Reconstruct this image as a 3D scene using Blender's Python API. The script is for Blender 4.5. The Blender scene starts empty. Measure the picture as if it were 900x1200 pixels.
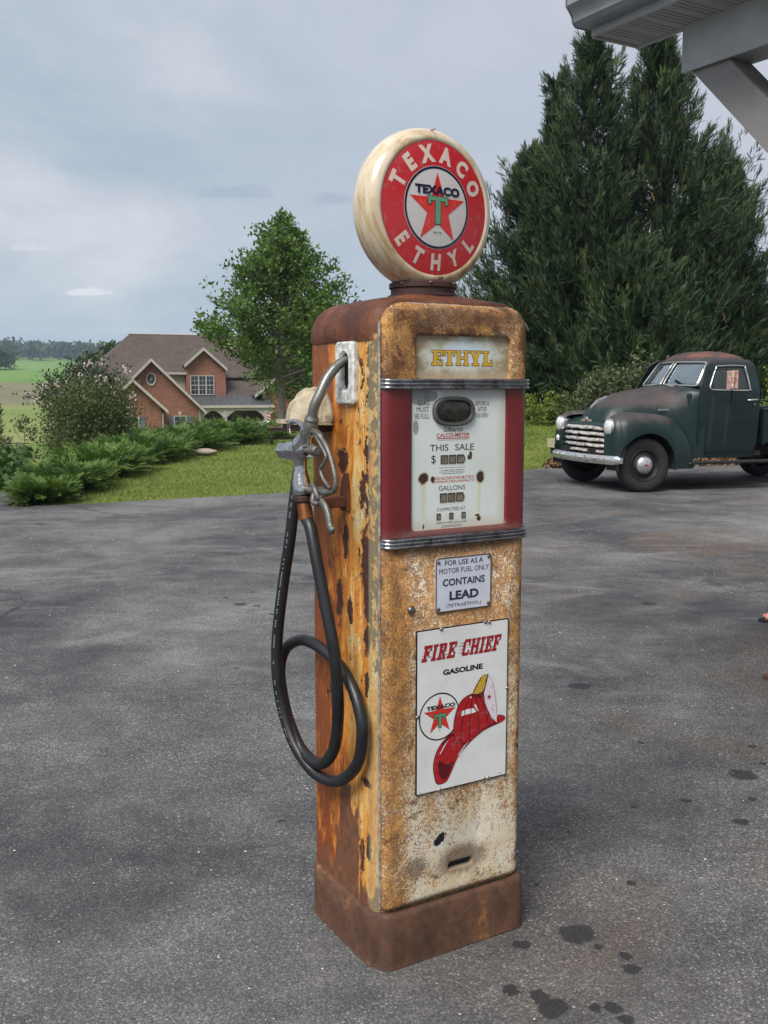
import bpy, bmesh, math, random
import numpy as np
from mathutils import Vector, Matrix
from mathutils.geometry import tessellate_polygon
PI = math.pi
S = bpy.context.scene
C = S.collection

# ------------------------------------------------------------------ camera
cam_d = bpy.data.cameras.new('camera')
cam = bpy.data.objects.new('camera', cam_d)
C.objects.link(cam)
cam.location = (0, 0, 1.4)
cam.rotation_euler = (math.radians(90 - 7.184), 0, 0)
cam_d.sensor_fit = 'VERTICAL'
cam_d.sensor_height = 24
cam_d.lens = 24 * 1190 / 1200
cam_d.clip_start = 0.05
cam_d.clip_end = 8000
S.camera = cam

# ------------------------------------------------------------------ light
SUN_EL, SUN_AZ = math.radians(50), math.radians(-150)   # azimuth: clockwise from +Y (behind the camera, to the left)
sd = bpy.data.lights.new('sun', 'SUN')
sd.energy = 3.3
sd.angle = math.radians(30)
sd.color = (1.0, 0.95, 0.88)
sun = bpy.data.objects.new('sun', sd)
C.objects.link(sun)
sdir = Vector((math.sin(SUN_AZ) * math.cos(SUN_EL), math.cos(SUN_AZ) * math.cos(SUN_EL), math.sin(SUN_EL)))
sun.rotation_euler = sdir.to_track_quat('Z', 'Y').to_euler()
S.view_settings.view_transform = 'Standard'
S.view_settings.look = 'None'
S.view_settings.gamma = 1
S.view_settings.exposure = 0.42


# ------------------------------------------------------------------ node helper
class NT:
    def __init__(s, tree):
        s.t = tree; s.n = tree.nodes; s.l = tree.links

    def node(s, ty, props=None, **inp):
        n = s.n.new(ty)
        for k, v in (props or {}).items():
            setattr(n, k, v)
        for k, v in inp.items():
            key = int(k[1:]) if k[0] == '_' else k.replace('_', ' ')
            s.put(n.inputs[key], v)
        return n

    def put(s, sock, v):
        if isinstance(v, bpy.types.NodeSocket):
            s.l.new(v, sock)
        elif v is not None:
            if isinstance(v, (tuple, list)) and len(v) == 3 and sock.type == 'RGBA':
                v = (*v, 1)
            sock.default_value = v

    def math(s, op, a, b=None, c=None, clamp=False):
        n = s.n.new('ShaderNodeMath'); n.operation = op; n.use_clamp = clamp
        for i, v in enumerate((a, b, c)):
            if v is not None: s.put(n.inputs[i], v)
        return n.outputs[0]

    def mix(s, fac, a, b, mode='MIX'):
        n = s.n.new('ShaderNodeMix'); n.data_type = 'RGBA'; n.blend_type = mode
        s.put(n.inputs[0], fac); s.put(n.inputs[6], a); s.put(n.inputs[7], b)
        return n.outputs[2]

    def step(s, v, lo, hi):      # smooth map to 0..1
        n = s.n.new('ShaderNodeMapRange'); n.interpolation_type = 'SMOOTHSTEP'
        s.put(n.inputs[0], v); n.inputs[1].default_value = lo; n.inputs[2].default_value = hi
        return n.outputs[0]

    def coord(s, kind='Object', scale=(1, 1, 1), loc=(0, 0, 0)):
        tc = s.n.new('ShaderNodeTexCoord'); m = s.n.new('ShaderNodeMapping')
        s.l.new(tc.outputs[kind], m.inputs[0])
        m.inputs['Scale'].default_value = scale; m.inputs['Location'].default_value = loc
        return m.outputs[0]

    def noise(s, scale, detail=4, rough=.55, vec=None, dist=0):
        n = s.n.new('ShaderNodeTexNoise')
        n.inputs['Scale'].default_value = scale; n.inputs['Detail'].default_value = detail
        n.inputs['Roughness'].default_value = rough; n.inputs['Distortion'].default_value = dist
        if vec is not None: s.l.new(vec, n.inputs['Vector'])
        return n.outputs[0]

    def voro(s, scale, vec=None, feature='F1', out='Distance', rand=1):
        n = s.n.new('ShaderNodeTexVoronoi'); n.feature = feature
        n.inputs['Scale'].default_value = scale; n.inputs['Randomness'].default_value = rand
        if vec is not None: s.l.new(vec, n.inputs['Vector'])
        return n.outputs[out]

    def ramp(s, v, stops):
        n = s.n.new('ShaderNodeValToRGB'); cr = n.color_ramp
        while len(cr.elements) < len(stops): cr.elements.new(.5)
        for e, (p, c) in zip(cr.elements, stops):
            e.position = p; e.color = (*c, 1) if len(c) == 3 else c
        s.l.new(v, n.inputs[0])
        return n.outputs[0]

    def sep(s, vec):
        n = s.n.new('ShaderNodeSeparateXYZ'); s.l.new(vec, n.inputs[0])
        return n.outputs

    def attr(s, name):
        n = s.n.new('ShaderNodeAttribute'); n.attribute_name = name
        return n.outputs['Fac']


def srgb(r, g, b):
    f = lambda c: (c / 255 / 12.92) if c / 255 <= .04045 else ((c / 255 + .055) / 1.055) ** 2.4
    return (f(r), f(g), f(b))


def new_mat(name):
    m = bpy.data.materials.new(name); m.use_nodes = True
    t = NT(m.node_tree)
    b = m.node_tree.nodes['Principled BSDF']
    return m, t, b


def bump(t, b, h, strength=.3, dist=.01):
    n = t.node('ShaderNodeBump', None, Strength=strength, Distance=dist, Height=h)
    t.l.new(n.outputs[0], b.inputs['Normal'])


def flat(name, col, rough=.6, metal=0, var=.12, scale=6, spec=.5, bumpv=0, coat=0):
    """plain stuff with a little mottling"""
    m, t, b = new_mat(name)
    co = t.coord()
    n = t.noise(scale, 5, .6, co)
    lo = tuple(c * (1 - var) for c in col); hi = tuple(min(1, c * (1 + var)) for c in col)
    t.put(b.inputs['Base Color'], t.ramp(n, [(.3, lo), (.7, hi)]))
    b.inputs['Metallic'].default_value = metal
    t.put(b.inputs['Roughness'], t.math('MULTIPLY_ADD', n, .25, rough - .12, clamp=True))
    b.inputs['Specular IOR Level'].default_value = spec
    b.inputs['Coat Weight'].default_value = coat
    if bumpv: bump(t, b, t.noise(scale * 8, 4, .6, co), bumpv, .004)
    return m


# ------------------------------------------------------------------ world
W = bpy.data.worlds.new('World'); S.world = W; W.use_nodes = True
wt = NT(W.node_tree)
bg = W.node_tree.nodes['Background']
sky = wt.node('ShaderNodeTexSky', {'sky_type': 'NISHITA', 'sun_disc': False, 'sun_elevation': SUN_EL,
                                   'sun_rotation': SUN_AZ, 'air_density': 1.0, 'dust_density': 2.5})
gc = wt.node('ShaderNodeTexCoord').outputs['Generated']
gx, gy, gz = wt.sep(gc)
# cloud layer: direction projected on a flat sheet far overhead
dz = wt.math('MAXIMUM', wt.math('ADD', gz, .34), .05)
cv = wt.node('ShaderNodeCombineXYZ', None, _0=wt.math('DIVIDE', gx, dz), _1=wt.math('DIVIDE', gy, dz), _2=0.3).outputs[0]
n1 = wt.noise(1.3, 6, .55, cv, .6)
n2 = wt.noise(4.2, 8, .62, cv, .4)
cl = wt.math('ADD', wt.math('MULTIPLY', n1, .7), wt.math('MULTIPLY', n2, .3))
veil = wt.ramp(cl, [(.36, srgb(158, 177, 192)), (.47, srgb(176, 188, 200)), (.56, srgb(194, 200, 209)), (.68, srgb(216, 218, 223))])
# pinker, paler towards the right half, bluer to the left as in an ordinary hazy sky
side = wt.step(gx, -.42, .35)
veil = wt.mix(wt.math('MULTIPLY', side, .55), veil, srgb(203, 201, 211))
base = wt.mix(.86, wt.mix(1, sky.outputs[0], (.1, .1, .1), 'MULTIPLY'), veil)
low = wt.step(gz, .16, -.01)
base = wt.mix(wt.math('MULTIPLY', low, .55), base, srgb(172, 196, 214))


def cloudlet(cx, cz, rx, rz, tilt=0):
    """a small bright cumulus standing at a given bearing"""
    az = wt.math('DIVIDE', gx, gy)
    u_ = wt.math('DIVIDE', wt.math('SUBTRACT', az, cx), rx)
    w_ = wt.math('DIVIDE', wt.math('SUBTRACT', wt.math('DIVIDE', gz, gy), cz), rz)
    warp = wt.math('MULTIPLY', wt.math('SUBTRACT', wt.noise(70, 6, .7, gc), .5), 2.6)
    below = wt.math('MULTIPLY', wt.step(w_, 0, -.5), 3)
    r = wt.math('ADD', wt.math('ADD', wt.math('MULTIPLY', u_, u_), wt.math('MULTIPLY', w_, w_)), wt.math('ADD', warp, below))
    f = wt.step(r, 1.0, .3)
    return wt.math('MULTIPLY', f, wt.step(gy, 0, .2))


for args, a, col in (((-.287, .086, .026, .008), .75, srgb(226, 227, 230)), ((-.342, .128, .022, .008), .42, srgb(220, 222, 228)),
                     ((-.14, .178, .045, .013), .32, srgb(140, 158, 182)), ((-.05, .172, .028, .010), .32, srgb(143, 156, 182)),
                     ((-.26, .05, .05, .006), .25, srgb(205, 212, 222))):
    base = wt.mix(wt.math('MULTIPLY', cloudlet(*args), a), base, col)
mul = wt.mix(1, base, (8.7, 8.7, 8.7), 'MULTIPLY')
wt.l.new(mul, bg.inputs[0]); bg.inputs[1].default_value = .1


# ------------------------------------------------------------------ mesh helpers
def tag(o, label=None, cat=None, group=None, kind=None):
    if label: o['label'] = label
    if cat: o['category'] = cat
    if group: o['group'] = group
    if kind: o['kind'] = kind
    return o


def empty(name, loc, rz, label, cat, group=None):
    o = bpy.data.objects.new(name, None); C.objects.link(o)
    o.location = loc; o.rotation_euler = (0, 0, rz); o.empty_display_size = .2
    return tag(o, label, cat, group)


def link(name, me, m, parent=None, smooth=None, bevel=0, solid=0, loc=None):
    if m is not None and not me.materials: me.materials.append(m)
    o = bpy.data.objects.new(name, me); C.objects.link(o)
    if parent: o.parent = parent
    if loc: o.location = loc
    if smooth is not None:
        me.shade_smooth() if smooth >= 180 else None
        if smooth < 180:
            me.shade_smooth()
            bm = bmesh.new(); bm.from_mesh(me)
            for e in bm.edges:
                if len(e.link_faces) == 2 and e.calc_face_angle(0) > math.radians(smooth): e.smooth = False
            bm.to_mesh(me); bm.free()
    if solid:
        md = o.modifiers.new('s', 'SOLIDIFY'); md.thickness = solid; md.offset = -1
    if bevel:
        md = o.modifiers.new('b', 'BEVEL'); md.width = bevel; md.segments = 2; md.limit_method = 'ANGLE'; md.angle_limit = math.radians(40)
    return o


class MB:
    """collects shapes into one mesh"""
    def __init__(s): s.v = []; s.f = []

    def add(s, v, f):
        k = len(s.v); s.v += [tuple(p) for p in v]; s.f += [tuple(i + k for i in q) for q in f]; return s

    def box(s, x0, x1, y0, y1, z0, z1):
        v = [(x, y, z) for x in (x0, x1) for y in (y0, y1) for z in (z0, z1)]
        return s.add(v, [(0, 1, 3, 2), (4, 6, 7, 5), (0, 4, 5, 1), (2, 3, 7, 6), (0, 2, 6, 4), (1, 5, 7, 3)])

    def prism(s, pts, d):
        """planar polygon pts (3d) extruded by vector d"""
        n = len(pts); d = Vector(d); P = [Vector(p) for p in pts]
        tri = tessellate_polygon([P])
        v = P + [p + d for p in P]
        f = [t for t in tri] + [tuple(i + n for i in reversed(t)) for t in tri]
        f += [(i, (i + 1) % n, (i + 1) % n + n, i + n) for i in range(n)]
        return s.add(v, f)

    def beam(s, a, b, w, h, up=(0, 0, 1)):
        a = Vector(a); b = Vector(b); d = (b - a).normalized(); x = d.cross(Vector(up)).normalized(); z = x.cross(d)
        P = [a + x * i * w / 2 + z * j * h / 2 for i, j in ((-1, -1), (1, -1), (1, 1), (-1, 1))]
        return s.prism(P, b - a)

    def tube(s, pts, r, n=10, cap=True, sx=1):
        P = [Vector(p) for p in pts]; m = len(P)
        rr = r if isinstance(r, (list, tuple)) else [r] * m
        t0 = (P[1] - P[0]).normalized()
        ref = Vector((0, 0, 1)) if abs(t0.z) < .9 else Vector((1, 0, 0))
        x = t0.cross(ref).normalized(); V = []; F = []
        for i in range(m):
            t = (P[min(i + 1, m - 1)] - P[max(i - 1, 0)]).normalized()
            x = (x - t * x.dot(t)).normalized(); y = t.cross(x)
            for k in range(n):
                a = 2 * PI * k / n
                V.append(P[i] + x * math.cos(a) * rr[i] * sx + y * math.sin(a) * rr[i])
        for i in range(m - 1):
            for k in range(n):
                F.append((i * n + k, i * n + (k + 1) % n, (i + 1) * n + (k + 1) % n, (i + 1) * n + k))
        if cap:
            F.append(tuple(range(n))[::-1]); F.append(tuple((m - 1) * n + k for k in range(n)))
        return s.add(V, F)

    def lathe(s, prof, n=32, M=None, a0=0, a1=2 * PI):
        """prof: list of (r, h) about local z; M places it"""
        M = M or Matrix.Identity(4); full = abs(a1 - a0 - 2 * PI) < 1e-6
        c = n if full else n + 1; V = []; F = []
        for r, h in prof:
            for k in range(c):
                a = a0 + (a1 - a0) * k / n
                V.append(M @ Vector((r * math.cos(a), r * math.sin(a), h)))
        for i in range(len(prof) - 1):
            for k in range(n):
                k2 = (k + 1) % c
                F.append((i * c + k, i * c + k2, (i + 1) * c + k2, (i + 1) * c + k))
        return s.add(V, F)

    def rings(s, R, cap0=False, cap1=False, closed=True):
        """R: rings with equal point counts"""
        n = len(R[0]); V = [p for r in R for p in r]; F = []
        assert all(len(r) == n for r in R)
        for i in range(len(R) - 1):
            for k in range(n if closed else n - 1):
                F.append((i * n + k, i * n + (k + 1) % n, (i + 1) * n + (k + 1) % n, (i + 1) * n + k))
        if cap0: F.append(tuple(range(n))[::-1])
        if cap1: F.append(tuple((len(R) - 1) * n + k for k in range(n)))
        return s.add(V, F)

    def ball(s, c, r, n=12, m=8):
        R = r if isinstance(r, (tuple, list)) else (r, r, r)
        V = []; F = []
        for i in range(m + 1):
            th = PI * i / m
            for k in range(n):
                a = 2 * PI * k / n
                V.append((c[0] + R[0] * math.sin(th) * math.cos(a), c[1] + R[1] * math.sin(th) * math.sin(a), c[2] + R[2] * math.cos(th)))
        for i in range(m):
            for k in range(n):
                F.append((i * n + k, i * n + (k + 1) % n, (i + 1) * n + (k + 1) % n, (i + 1) * n + k))
        return s.add(V, F)

    def mesh(s, name, fix=True):
        me = bpy.data.meshes.new(name); me.from_pydata([tuple(p) for p in s.v], [], s.f)
        if fix:
            bm = bmesh.new(); bm.from_mesh(me)
            bmesh.ops.remove_doubles(bm, verts=bm.verts, dist=1e-6)
            bmesh.ops.recalc_face_normals(bm, faces=bm.faces)
            bm.to_mesh(me); bm.free()
        me.update(); return me

    def build(s, name, m, parent=None, smooth=None, bevel=0, solid=0, fix=True):
        return link(name, s.mesh(name, fix), m, parent, smooth, bevel, solid)


def spline(pts, n=8):
    """Catmull-Rom through the points"""
    P = [Vector(p) for p in pts]; P = [P[0] * 2 - P[1]] + P + [P[-1] * 2 - P[-2]]; out = []
    for i in range(1, len(P) - 2):
        for k in range(n):
            t = k / n; a, b, c, d = P[i - 1], P[i], P[i + 1], P[i + 2]
            out.append(.5 * ((2 * b) + (c - a) * t + (2 * a - 5 * b + 4 * c - d) * t * t + (3 * b - a - 3 * c + d) * t ** 3))
    out.append(P[-2]); return out


def rrect(x0, x1, z0, z1, r, n=6):
    """rounded rectangle points (tl,tr,br,bl radii) counter-clockwise from bottom-left"""
    r = r if isinstance(r, (tuple, list)) else (r, r, r, r)
    tl, tr, br, bl = r; P = []
    for cx, cz, rad, a in ((x0 + bl, z0 + bl, bl, PI), (x1 - br, z0 + br, br, 1.5 * PI), (x1 - tr, z1 - tr, tr, 0), (x0 + tl, z1 - tl, tl, .5 * PI)):
        for k in range(n + 1):
            t = a + .5 * PI * k / n
            P.append((cx + rad * math.cos(t), cz + rad * math.sin(t)))
    return P


def interp(x, xs, ys):
    return float(np.interp(x, xs, ys))


# fast replicated leaves -----------------------------------------------------
def scatter_mesh(name, tv, tf, P, X, Y, Z, tint, m):
    """template (tv verts, tf tris) placed N times with axes X,Y,Z (already scaled)"""
    tv = np.asarray(tv, np.float32); tf = np.asarray(tf, np.int32)
    N = len(P); nv = len(tv); nf = len(tf)
    V = (P[:, None, :] + tv[None, :, 0:1] * X[:, None, :] + tv[None, :, 1:2] * Y[:, None, :] + tv[None, :, 2:3] * Z[:, None, :]).reshape(-1, 3)
    F = (tf[None] + (np.arange(N) * nv)[:, None, None]).reshape(-1, 3)
    me = bpy.data.meshes.new(name)
    me.vertices.add(len(V)); me.vertices.foreach_set('co', V.astype(np.float32).ravel())
    me.loops.add(F.size); me.loops.foreach_set('vertex_index', F.ravel().astype(np.int32))
    me.polygons.add(len(F)); me.polygons.foreach_set('loop_start', np.arange(0, F.size, 3, dtype=np.int32))
    me.polygons.foreach_set('loop_total', np.full(len(F), 3, dtype=np.int32))
    at = me.attributes.new('tint', 'FLOAT', 'FACE'); at.data.foreach_set('value', np.repeat(tint.astype(np.float32), nf))
    me.update(calc_edges=True)
    me.materials.append(m)
    return me


def frames(D, rng, roll=None, upbias=None):
    """orthonormal frames with Y along D"""
    D = D / np.linalg.norm(D, axis=1, keepdims=True)
    R = rng.normal(size=D.shape)
    if upbias is not None: R = R * (1 - upbias) + np.array([0, 0, 1.]) * upbias * 2
    X = np.cross(D, R); X /= np.linalg.norm(X, axis=1, keepdims=True) + 1e-9
    Zz = np.cross(X, D)
    return X, D, Zz


LEAF_V = [(0, 0, 0), (.32, .45, .06), (0, 1, 0), (-.32, .45, .06)]
LEAF_F = [(0, 1, 2), (0, 2, 3)]


def spray_template(n=5, ang=.7, w=.09, side=.52):
    V = []; F = []
    def blade(x, y, dx, dy, L, ww):
        k = len(V); px, py = -dy, dx
        V.extend([(x - px * ww, y - py * ww, 0), (x + px * ww, y + py * ww, 0), (x + dx * L, y + dy * L, -.06 * L)])
        F.append((k, k + 1, k + 2))
    blade(0, 0, 0, 1, 1, w * .8)
    for i in range(n):
        y = .12 + .75 * i / n; L = side * (1 - .55 * i / n)
        for sg in (-1, 1):
            blade(0, y, sg * math.sin(ang), math.cos(ang), L, w * .75)
    return V, F


def leaf_mat(name, stops, rough=.55, trans=.25):
    m, t, b = new_mat(name)
    tn = t.attr('tint')
    n = t.noise(2.2, 3, .5, t.coord())
    f = t.math('ADD', t.math('MULTIPLY', tn, .7), t.math('MULTIPLY', n, .3))
    c = t.ramp(f, stops)
    t.put(b.inputs['Base Color'], c); b.inputs['Roughness'].default_value = rough
    b.inputs['Specular IOR Level'].default_value = .3
    tr = t.node('ShaderNodeBsdfTranslucent', None, Color=t.mix(1, c, (1.3, 1.35, .7), 'MULTIPLY'))
    mx = t.node('ShaderNodeMixShader', None, _0=trans); t.l.new(b.outputs[0], mx.inputs[1]); t.l.new(tr.outputs[0], mx.inputs[2])
    t.l.new(mx.outputs[0], m.node_tree.nodes['Material Output'].inputs[0])
    return m


# ------------------------------------------------------------------ text and lettering
_tc = {}


def glyph_mesh(txt, bold=0):
    key = (txt, bold)
    if key in _tc: return _tc[key]
    cu = bpy.data.curves.new('t', 'FONT'); cu.body = txt; cu.size = 1; cu.offset = bold; cu.resolution_u = 3
    o = bpy.data.objects.new('t', cu); C.objects.link(o)
    dg = bpy.context.evaluated_depsgraph_get()
    me = bpy.data.meshes.new_from_object(o.evaluated_get(dg))
    v = [tuple(p.co) for p in me.vertices]; f = [tuple(p.vertices) for p in me.polygons]
    bpy.data.objects.remove(o); bpy.data.curves.remove(cu); bpy.data.meshes.remove(me)
    _tc[key] = (v, f); return v, f


def fit_text(mb, txt, x0, x1, z0, z1, y, bold=.01, shear=0):
    """lettering fitted to a box on a plane facing -y"""
    v, f = glyph_mesh(txt, bold)
    ax = min(p[0] for p in v); bx = max(p[0] for p in v); ay = min(p[1] for p in v); by = max(p[1] for p in v)
    mb.add([(x0 + (p[0] - ax) / (bx - ax) * (x1 - x0) + shear * (p[1] - ay) / (by - ay) * (z1 - z0), y,
             z0 + (p[1] - ay) / (by - ay) * (z1 - z0)) for p in v], f)


def arc_text(mb, txt, angs, rad, h, y, bold, wf=.85, flip=False):
    for ch, a in zip(txt, angs):
        v, f = glyph_mesh(ch, bold); a = math.radians(a)
        ax = min(p[0] for p in v); bx = max(p[0] for p in v); ay = min(p[1] for p in v); by = max(p[1] for p in v)
        s = h / (by - ay); out = []
        for p in v:
            lx = (p[0] - (ax + bx) / 2) * s * wf; lz = (p[1] - (ay + by) / 2) * s
            if flip: ux, uz = (-math.sin(a), math.cos(a)), (-math.cos(a), -math.sin(a))
            else: ux, uz = (math.sin(a), -math.cos(a)), (math.cos(a), math.sin(a))
            out.append((rad * math.cos(a) + lx * ux[0] + lz * uz[0], y, rad * math.sin(a) + lx * ux[1] + lz * uz[1]))
        mb.add(out, f)


def R_(x0, y0, x1, y1): return [(x0, y0), (x1, y0), (x1, y1), (x0, y1)]


SLAB = {
    'E': (.8, [R_(.12, 0, .36, 1), R_(0, .86, .8, 1), R_(0, 0, .8, .14), R_(.36, .43, .6, .57), R_(.68, .66, .8, .88), R_(.68, .12, .8, .34), R_(.52, .34, .6, .66)]),
    'F': (.8, [R_(.12, 0, .36, 1), R_(0, .86, .8, 1), R_(0, 0, .5, .14), R_(.36, .43, .6, .57), R_(.68, .66, .8, .88), R_(.52, .34, .6, .66)]),
    'T': (.8, [R_(.28, 0, .52, 1), R_(0, .86, .8, 1), R_(0, .64, .12, .88), R_(.68, .64, .8, .88), R_(.15, 0, .65, .14)]),
    'H': (.96, [R_(.08, 0, .31, 1), R_(.65, 0, .88, 1), R_(0, .88, .39, 1), R_(.57, .88, .96, 1), R_(0, 0, .39, .12), R_(.57, 0, .96, .12), R_(.31, .43, .65, .57)]),
    'Y': (.86, [R_(.31, 0, .55, .46), R_(.16, 0, .7, .13), R_(0, .87, .38, 1), R_(.5, .87, .86, 1), [(.08, .9), (.34, .9), (.55, .42), (.31, .4)], [(.78, .9), (.58, .9), (.38, .44), (.55, .4)]]),
    'L': (.8, [R_(.12, 0, .36, 1), R_(0, 0, .8, .14), R_(.68, .12, .8, .38), R_(0, .87, .5, 1)]),
    'I': (.46, [R_(.11, 0, .35, 1), R_(0, .87, .46, 1), R_(0, 0, .46, .13)]),
    'R': (.88, [R_(.12, 0, .36, 1), R_(0, .87, .68, 1), R_(.56, .52, .78, .95), R_(.36, .44, .68, .57), [(.4, .48), (.62, .48), (.88, 0), (.62, 0)], R_(0, 0, .46, .13)]),
    'C': (.8, [R_(.02, .12, .26, .88), R_(.1, .85, .66, 1), R_(.1, 0, .72, .15), R_(.64, .62, .78, 1), R_(.66, .08, .8, .3)]),
    ' ': (.35, []),
}


def slab_text(mb, txt, x0, x1, z0, z1, y, gap=.12, shear=0, grow=0, dy=-2e-5):
    tot = sum(SLAB[c][0] for c in txt) + gap * (len(txt) - 1); sx = (x1 - x0) / tot; sz = z1 - z0; x = 0; k = 0
    for c in txt:
        w, polys = SLAB[c]
        for p in polys:
            cx = sum(q[0] for q in p) / len(p); cz = sum(q[1] for q in p) / len(p); P = []
            for q in p:
                X = (x + q[0]) * sx + math.copysign(grow, q[0] - cx); Z = q[1] * sz + math.copysign(grow, q[1] - cz)
                P.append((x0 + X + shear * Z, y + dy * (k % 9), z0 + Z))
            mb.add(P, [tuple(range(len(P)))]); k += 1
        x += w + gap


def poly(mb, pts, y):
    P = [Vector((p[0], y, p[1])) for p in pts]
    mb.add(P, [tuple(t) for t in tessellate_polygon([P])])


def disc(mb, cx, cz, r0, r1, y, n=64):
    V = []
    for k in range(n):
        a = 2 * PI * k / n
        V += [(cx + r0 * math.cos(a), y, cz + r0 * math.sin(a)), (cx + r1 * math.cos(a), y, cz + r1 * math.sin(a))]
    mb.add(V, [(2 * k, 2 * k + 1, (2 * k + 3) % (2 * n), (2 * k + 2) % (2 * n)) for k in range(n)])


def star(mb, cx, cz, r, y, rot=90):
    P = [(cx, y, cz)]
    for k in range(10):
        a = math.radians(rot + 36 * k); q = r if k % 2 == 0 else r * .39
        P.append((cx + q * math.cos(a), y, cz + q * math.sin(a)))
    mb.add(P, [(0, 1 + k, 1 + (k + 1) % 10) for k in range(10)])


def ink(name, col, rough=.45):
    m, t, b = new_mat(name); b.inputs['Base Color'].default_value = (*col, 1); b.inputs['Roughness'].default_value = rough
    n = t.noise(60, 4, .7, t.coord())
    t.put(b.inputs['Base Color'], t.mix(t.step(n, .52, .75), col, tuple(.75 * c + .08 for c in col)))
    return m


def sheet_obj(mb, name, m, parent):
    return tag(mb.build(name, m, parent, fix=False), kind='stuff' if 'letter' in name or 'print' in name or name in ('speed_lines', 'shield_star', 'helmet_gleam', 'crown_ribs') else None)

# ================================================================== SETTING: ground
def sstep(a, b, x):
    t = np.clip((x - a) / (b - a), 0, 1); return t * t * (3 - 2 * t)


def terrain(x, y):
    x = np.asarray(x, float); y = np.asarray(y, float)
    zl = np.interp(y, [15.5, 22, 30, 60, 100, 150, 200, 300, 400, 500, 570, 700, 900, 1300, 3000],
                   [0, -1.1, -2.2, -4.6, -6.6, -8.3, -8.0, -4.9, .7, 9.4, 9.0, 6, 22, 34, 30])
    zr = np.interp(y, [40, 62, 120, 200, 400, 500, 900, 1300, 3000], [0, -2.6, -5, -6, 0, 8, 20, 34, 30])
    w = sstep(0, 1, (-x - 5) / (2 + .1 * np.maximum(y, 0)))
    z = zr + (zl - zr) * w
    d = np.hypot((x + 13) / 16, (y - 80) / 14); k = 1 - sstep(.8, 1.6, d)
    z = z * (1 - k) - 3.0 * k
    z = z + .62 * sstep(0.5, 3.2, x) * sstep(17.6, 21.5, y + .18 * (6 - x))
    far = sstep(200, 500, y)
    z = z + far * (3.0 * np.sin(x / 90 + .8) - 3.0 * np.sin(-150 / 90 + .8)) * sstep(-60, -160, -np.abs(x + 150) - 60)
    z = z + far * np.where(x > -160, -(x + 160) * .06, 0) * (x < 0) * (y < 700)
    return z - .02


def grid_axis(a, b, fine, n):
    pos = np.sinh(np.linspace(0, 1, n) * 6) / np.sinh(6)
    lo = -pos[::-1] * abs(a); hi = pos * b
    mid = np.arange(-12, 42, fine)
    ax = np.unique(np.round(np.concatenate([lo[lo < -12.5], mid, hi[hi > 42.5]]), 3)); return ax


xs = grid_axis(-2600, 2600, .75, 60); ys = grid_axis(-2600, 3200, .75, 60)
GX, GY = np.meshgrid(xs, ys); GZ = terrain(GX, GY)
nx, ny = len(xs), len(ys)
gv = np.stack([GX, GY, GZ], -1).reshape(-1, 3)
gf = [(j * nx + i, j * nx + i + 1, (j + 1) * nx + i + 1, (j + 1) * nx + i) for j in range(ny - 1) for i in range(nx - 1)]
gm = bpy.data.meshes.new('ground'); gm.from_pydata(gv.tolist(), [], gf); gm.shade_smooth()

m, t, b = new_mat('grass_ground')
co = t.coord(); X, Y, Z = t.sep(co)
near_c = t.ramp(t.math('ADD', t.math('MULTIPLY', t.noise(1.1, 5, .6, co), .6), t.math('MULTIPLY', t.noise(26, 4, .7, co), .4)),
                [(.3, (.06, .09, .018)), (.48, (.11, .15, .028)), (.62, (.17, .20, .045)), (.75, (.22, .20, .08))])
far_c = t.ramp(t.noise(.02, 6, .6, co), [(.35, (.13, .19, .04)), (.5, (.19, .23, .06)), (.65, (.25, .24, .085))])
# the dull ploughed band and the brighter hay slope above it
nz = t.math('MULTIPLY', t.math('SUBTRACT', t.noise(.02, 3, .5, co), .5), 60)
yw = t.math('ADD', Y, nz)
band = t.math('MULTIPLY', t.step(yw, 300, 330), t.step(yw, 432, 418))
far_c = t.mix(t.math('MULTIPLY', band, .9), far_c, t.ramp(t.noise(.06, 5, .6, co), [(.35, (.13, .13, .065)), (.65, (.2, .18, .10))]))
far_c = t.mix(t.step(yw, 415, 430), far_c, t.ramp(t.noise(.03, 5, .6, co), [(.35, (.12, .22, .045)), (.65, (.17, .27, .06))]))
far_c = t.mix(t.math('MULTIPLY', t.step(Y, 160, 120), t.step(Y, 60, 90)), far_c, (.11, .21, .035))
c = t.mix(t.step(Y, 45, 80), near_c, far_c)
t.put(b.inputs['Base Color'], c); b.inputs['Roughness'].default_value = .9; b.inputs['Specular IOR Level'].default_value = .15
bump(t, b, t.noise(40, 4, .7, co), .6, .03)
tag(link('ground', gm, m), kind='structure')

# ------------------------------------------------------------------ asphalt
m, t, b = new_mat('asphalt')
co = t.coord(); X, Y, Z = t.sep(co)
agg = t.node('ShaderNodeTexVoronoi', {'feature': 'F1'}, Scale=185.); t.l.new(co, agg.inputs['Vector'])
cellv = t.sep(agg.outputs['Color'])[0]
fine = t.voro(260, co)
big = t.noise(.33, 5, .6, co, .6); mid = t.noise(1.6, 6, .65, co, .4); med = t.noise(9, 5, .7, co)
base = t.ramp(t.math('ADD', t.math('ADD', t.math('MULTIPLY', big, .55), t.math('MULTIPLY', mid, .33)), t.math('MULTIPLY', med, .12)),
              [(.39, (.046, .047, .051)), (.46, (.092, .092, .096)), (.53, (.155, .153, .152)), (.62, (.245, .237, .226))])
# brownish drag of rust and dust right of the pump
br = t.math('MULTIPLY', t.step(t.noise(.5, 5, .65, t.coord(loc=(3.3, 7.1, 0)), .8), .5, .68), t.step(X, -.4, 1.0))
base = t.mix(t.math('MULTIPLY', br, .75), base, (.150, .112, .084))
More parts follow.
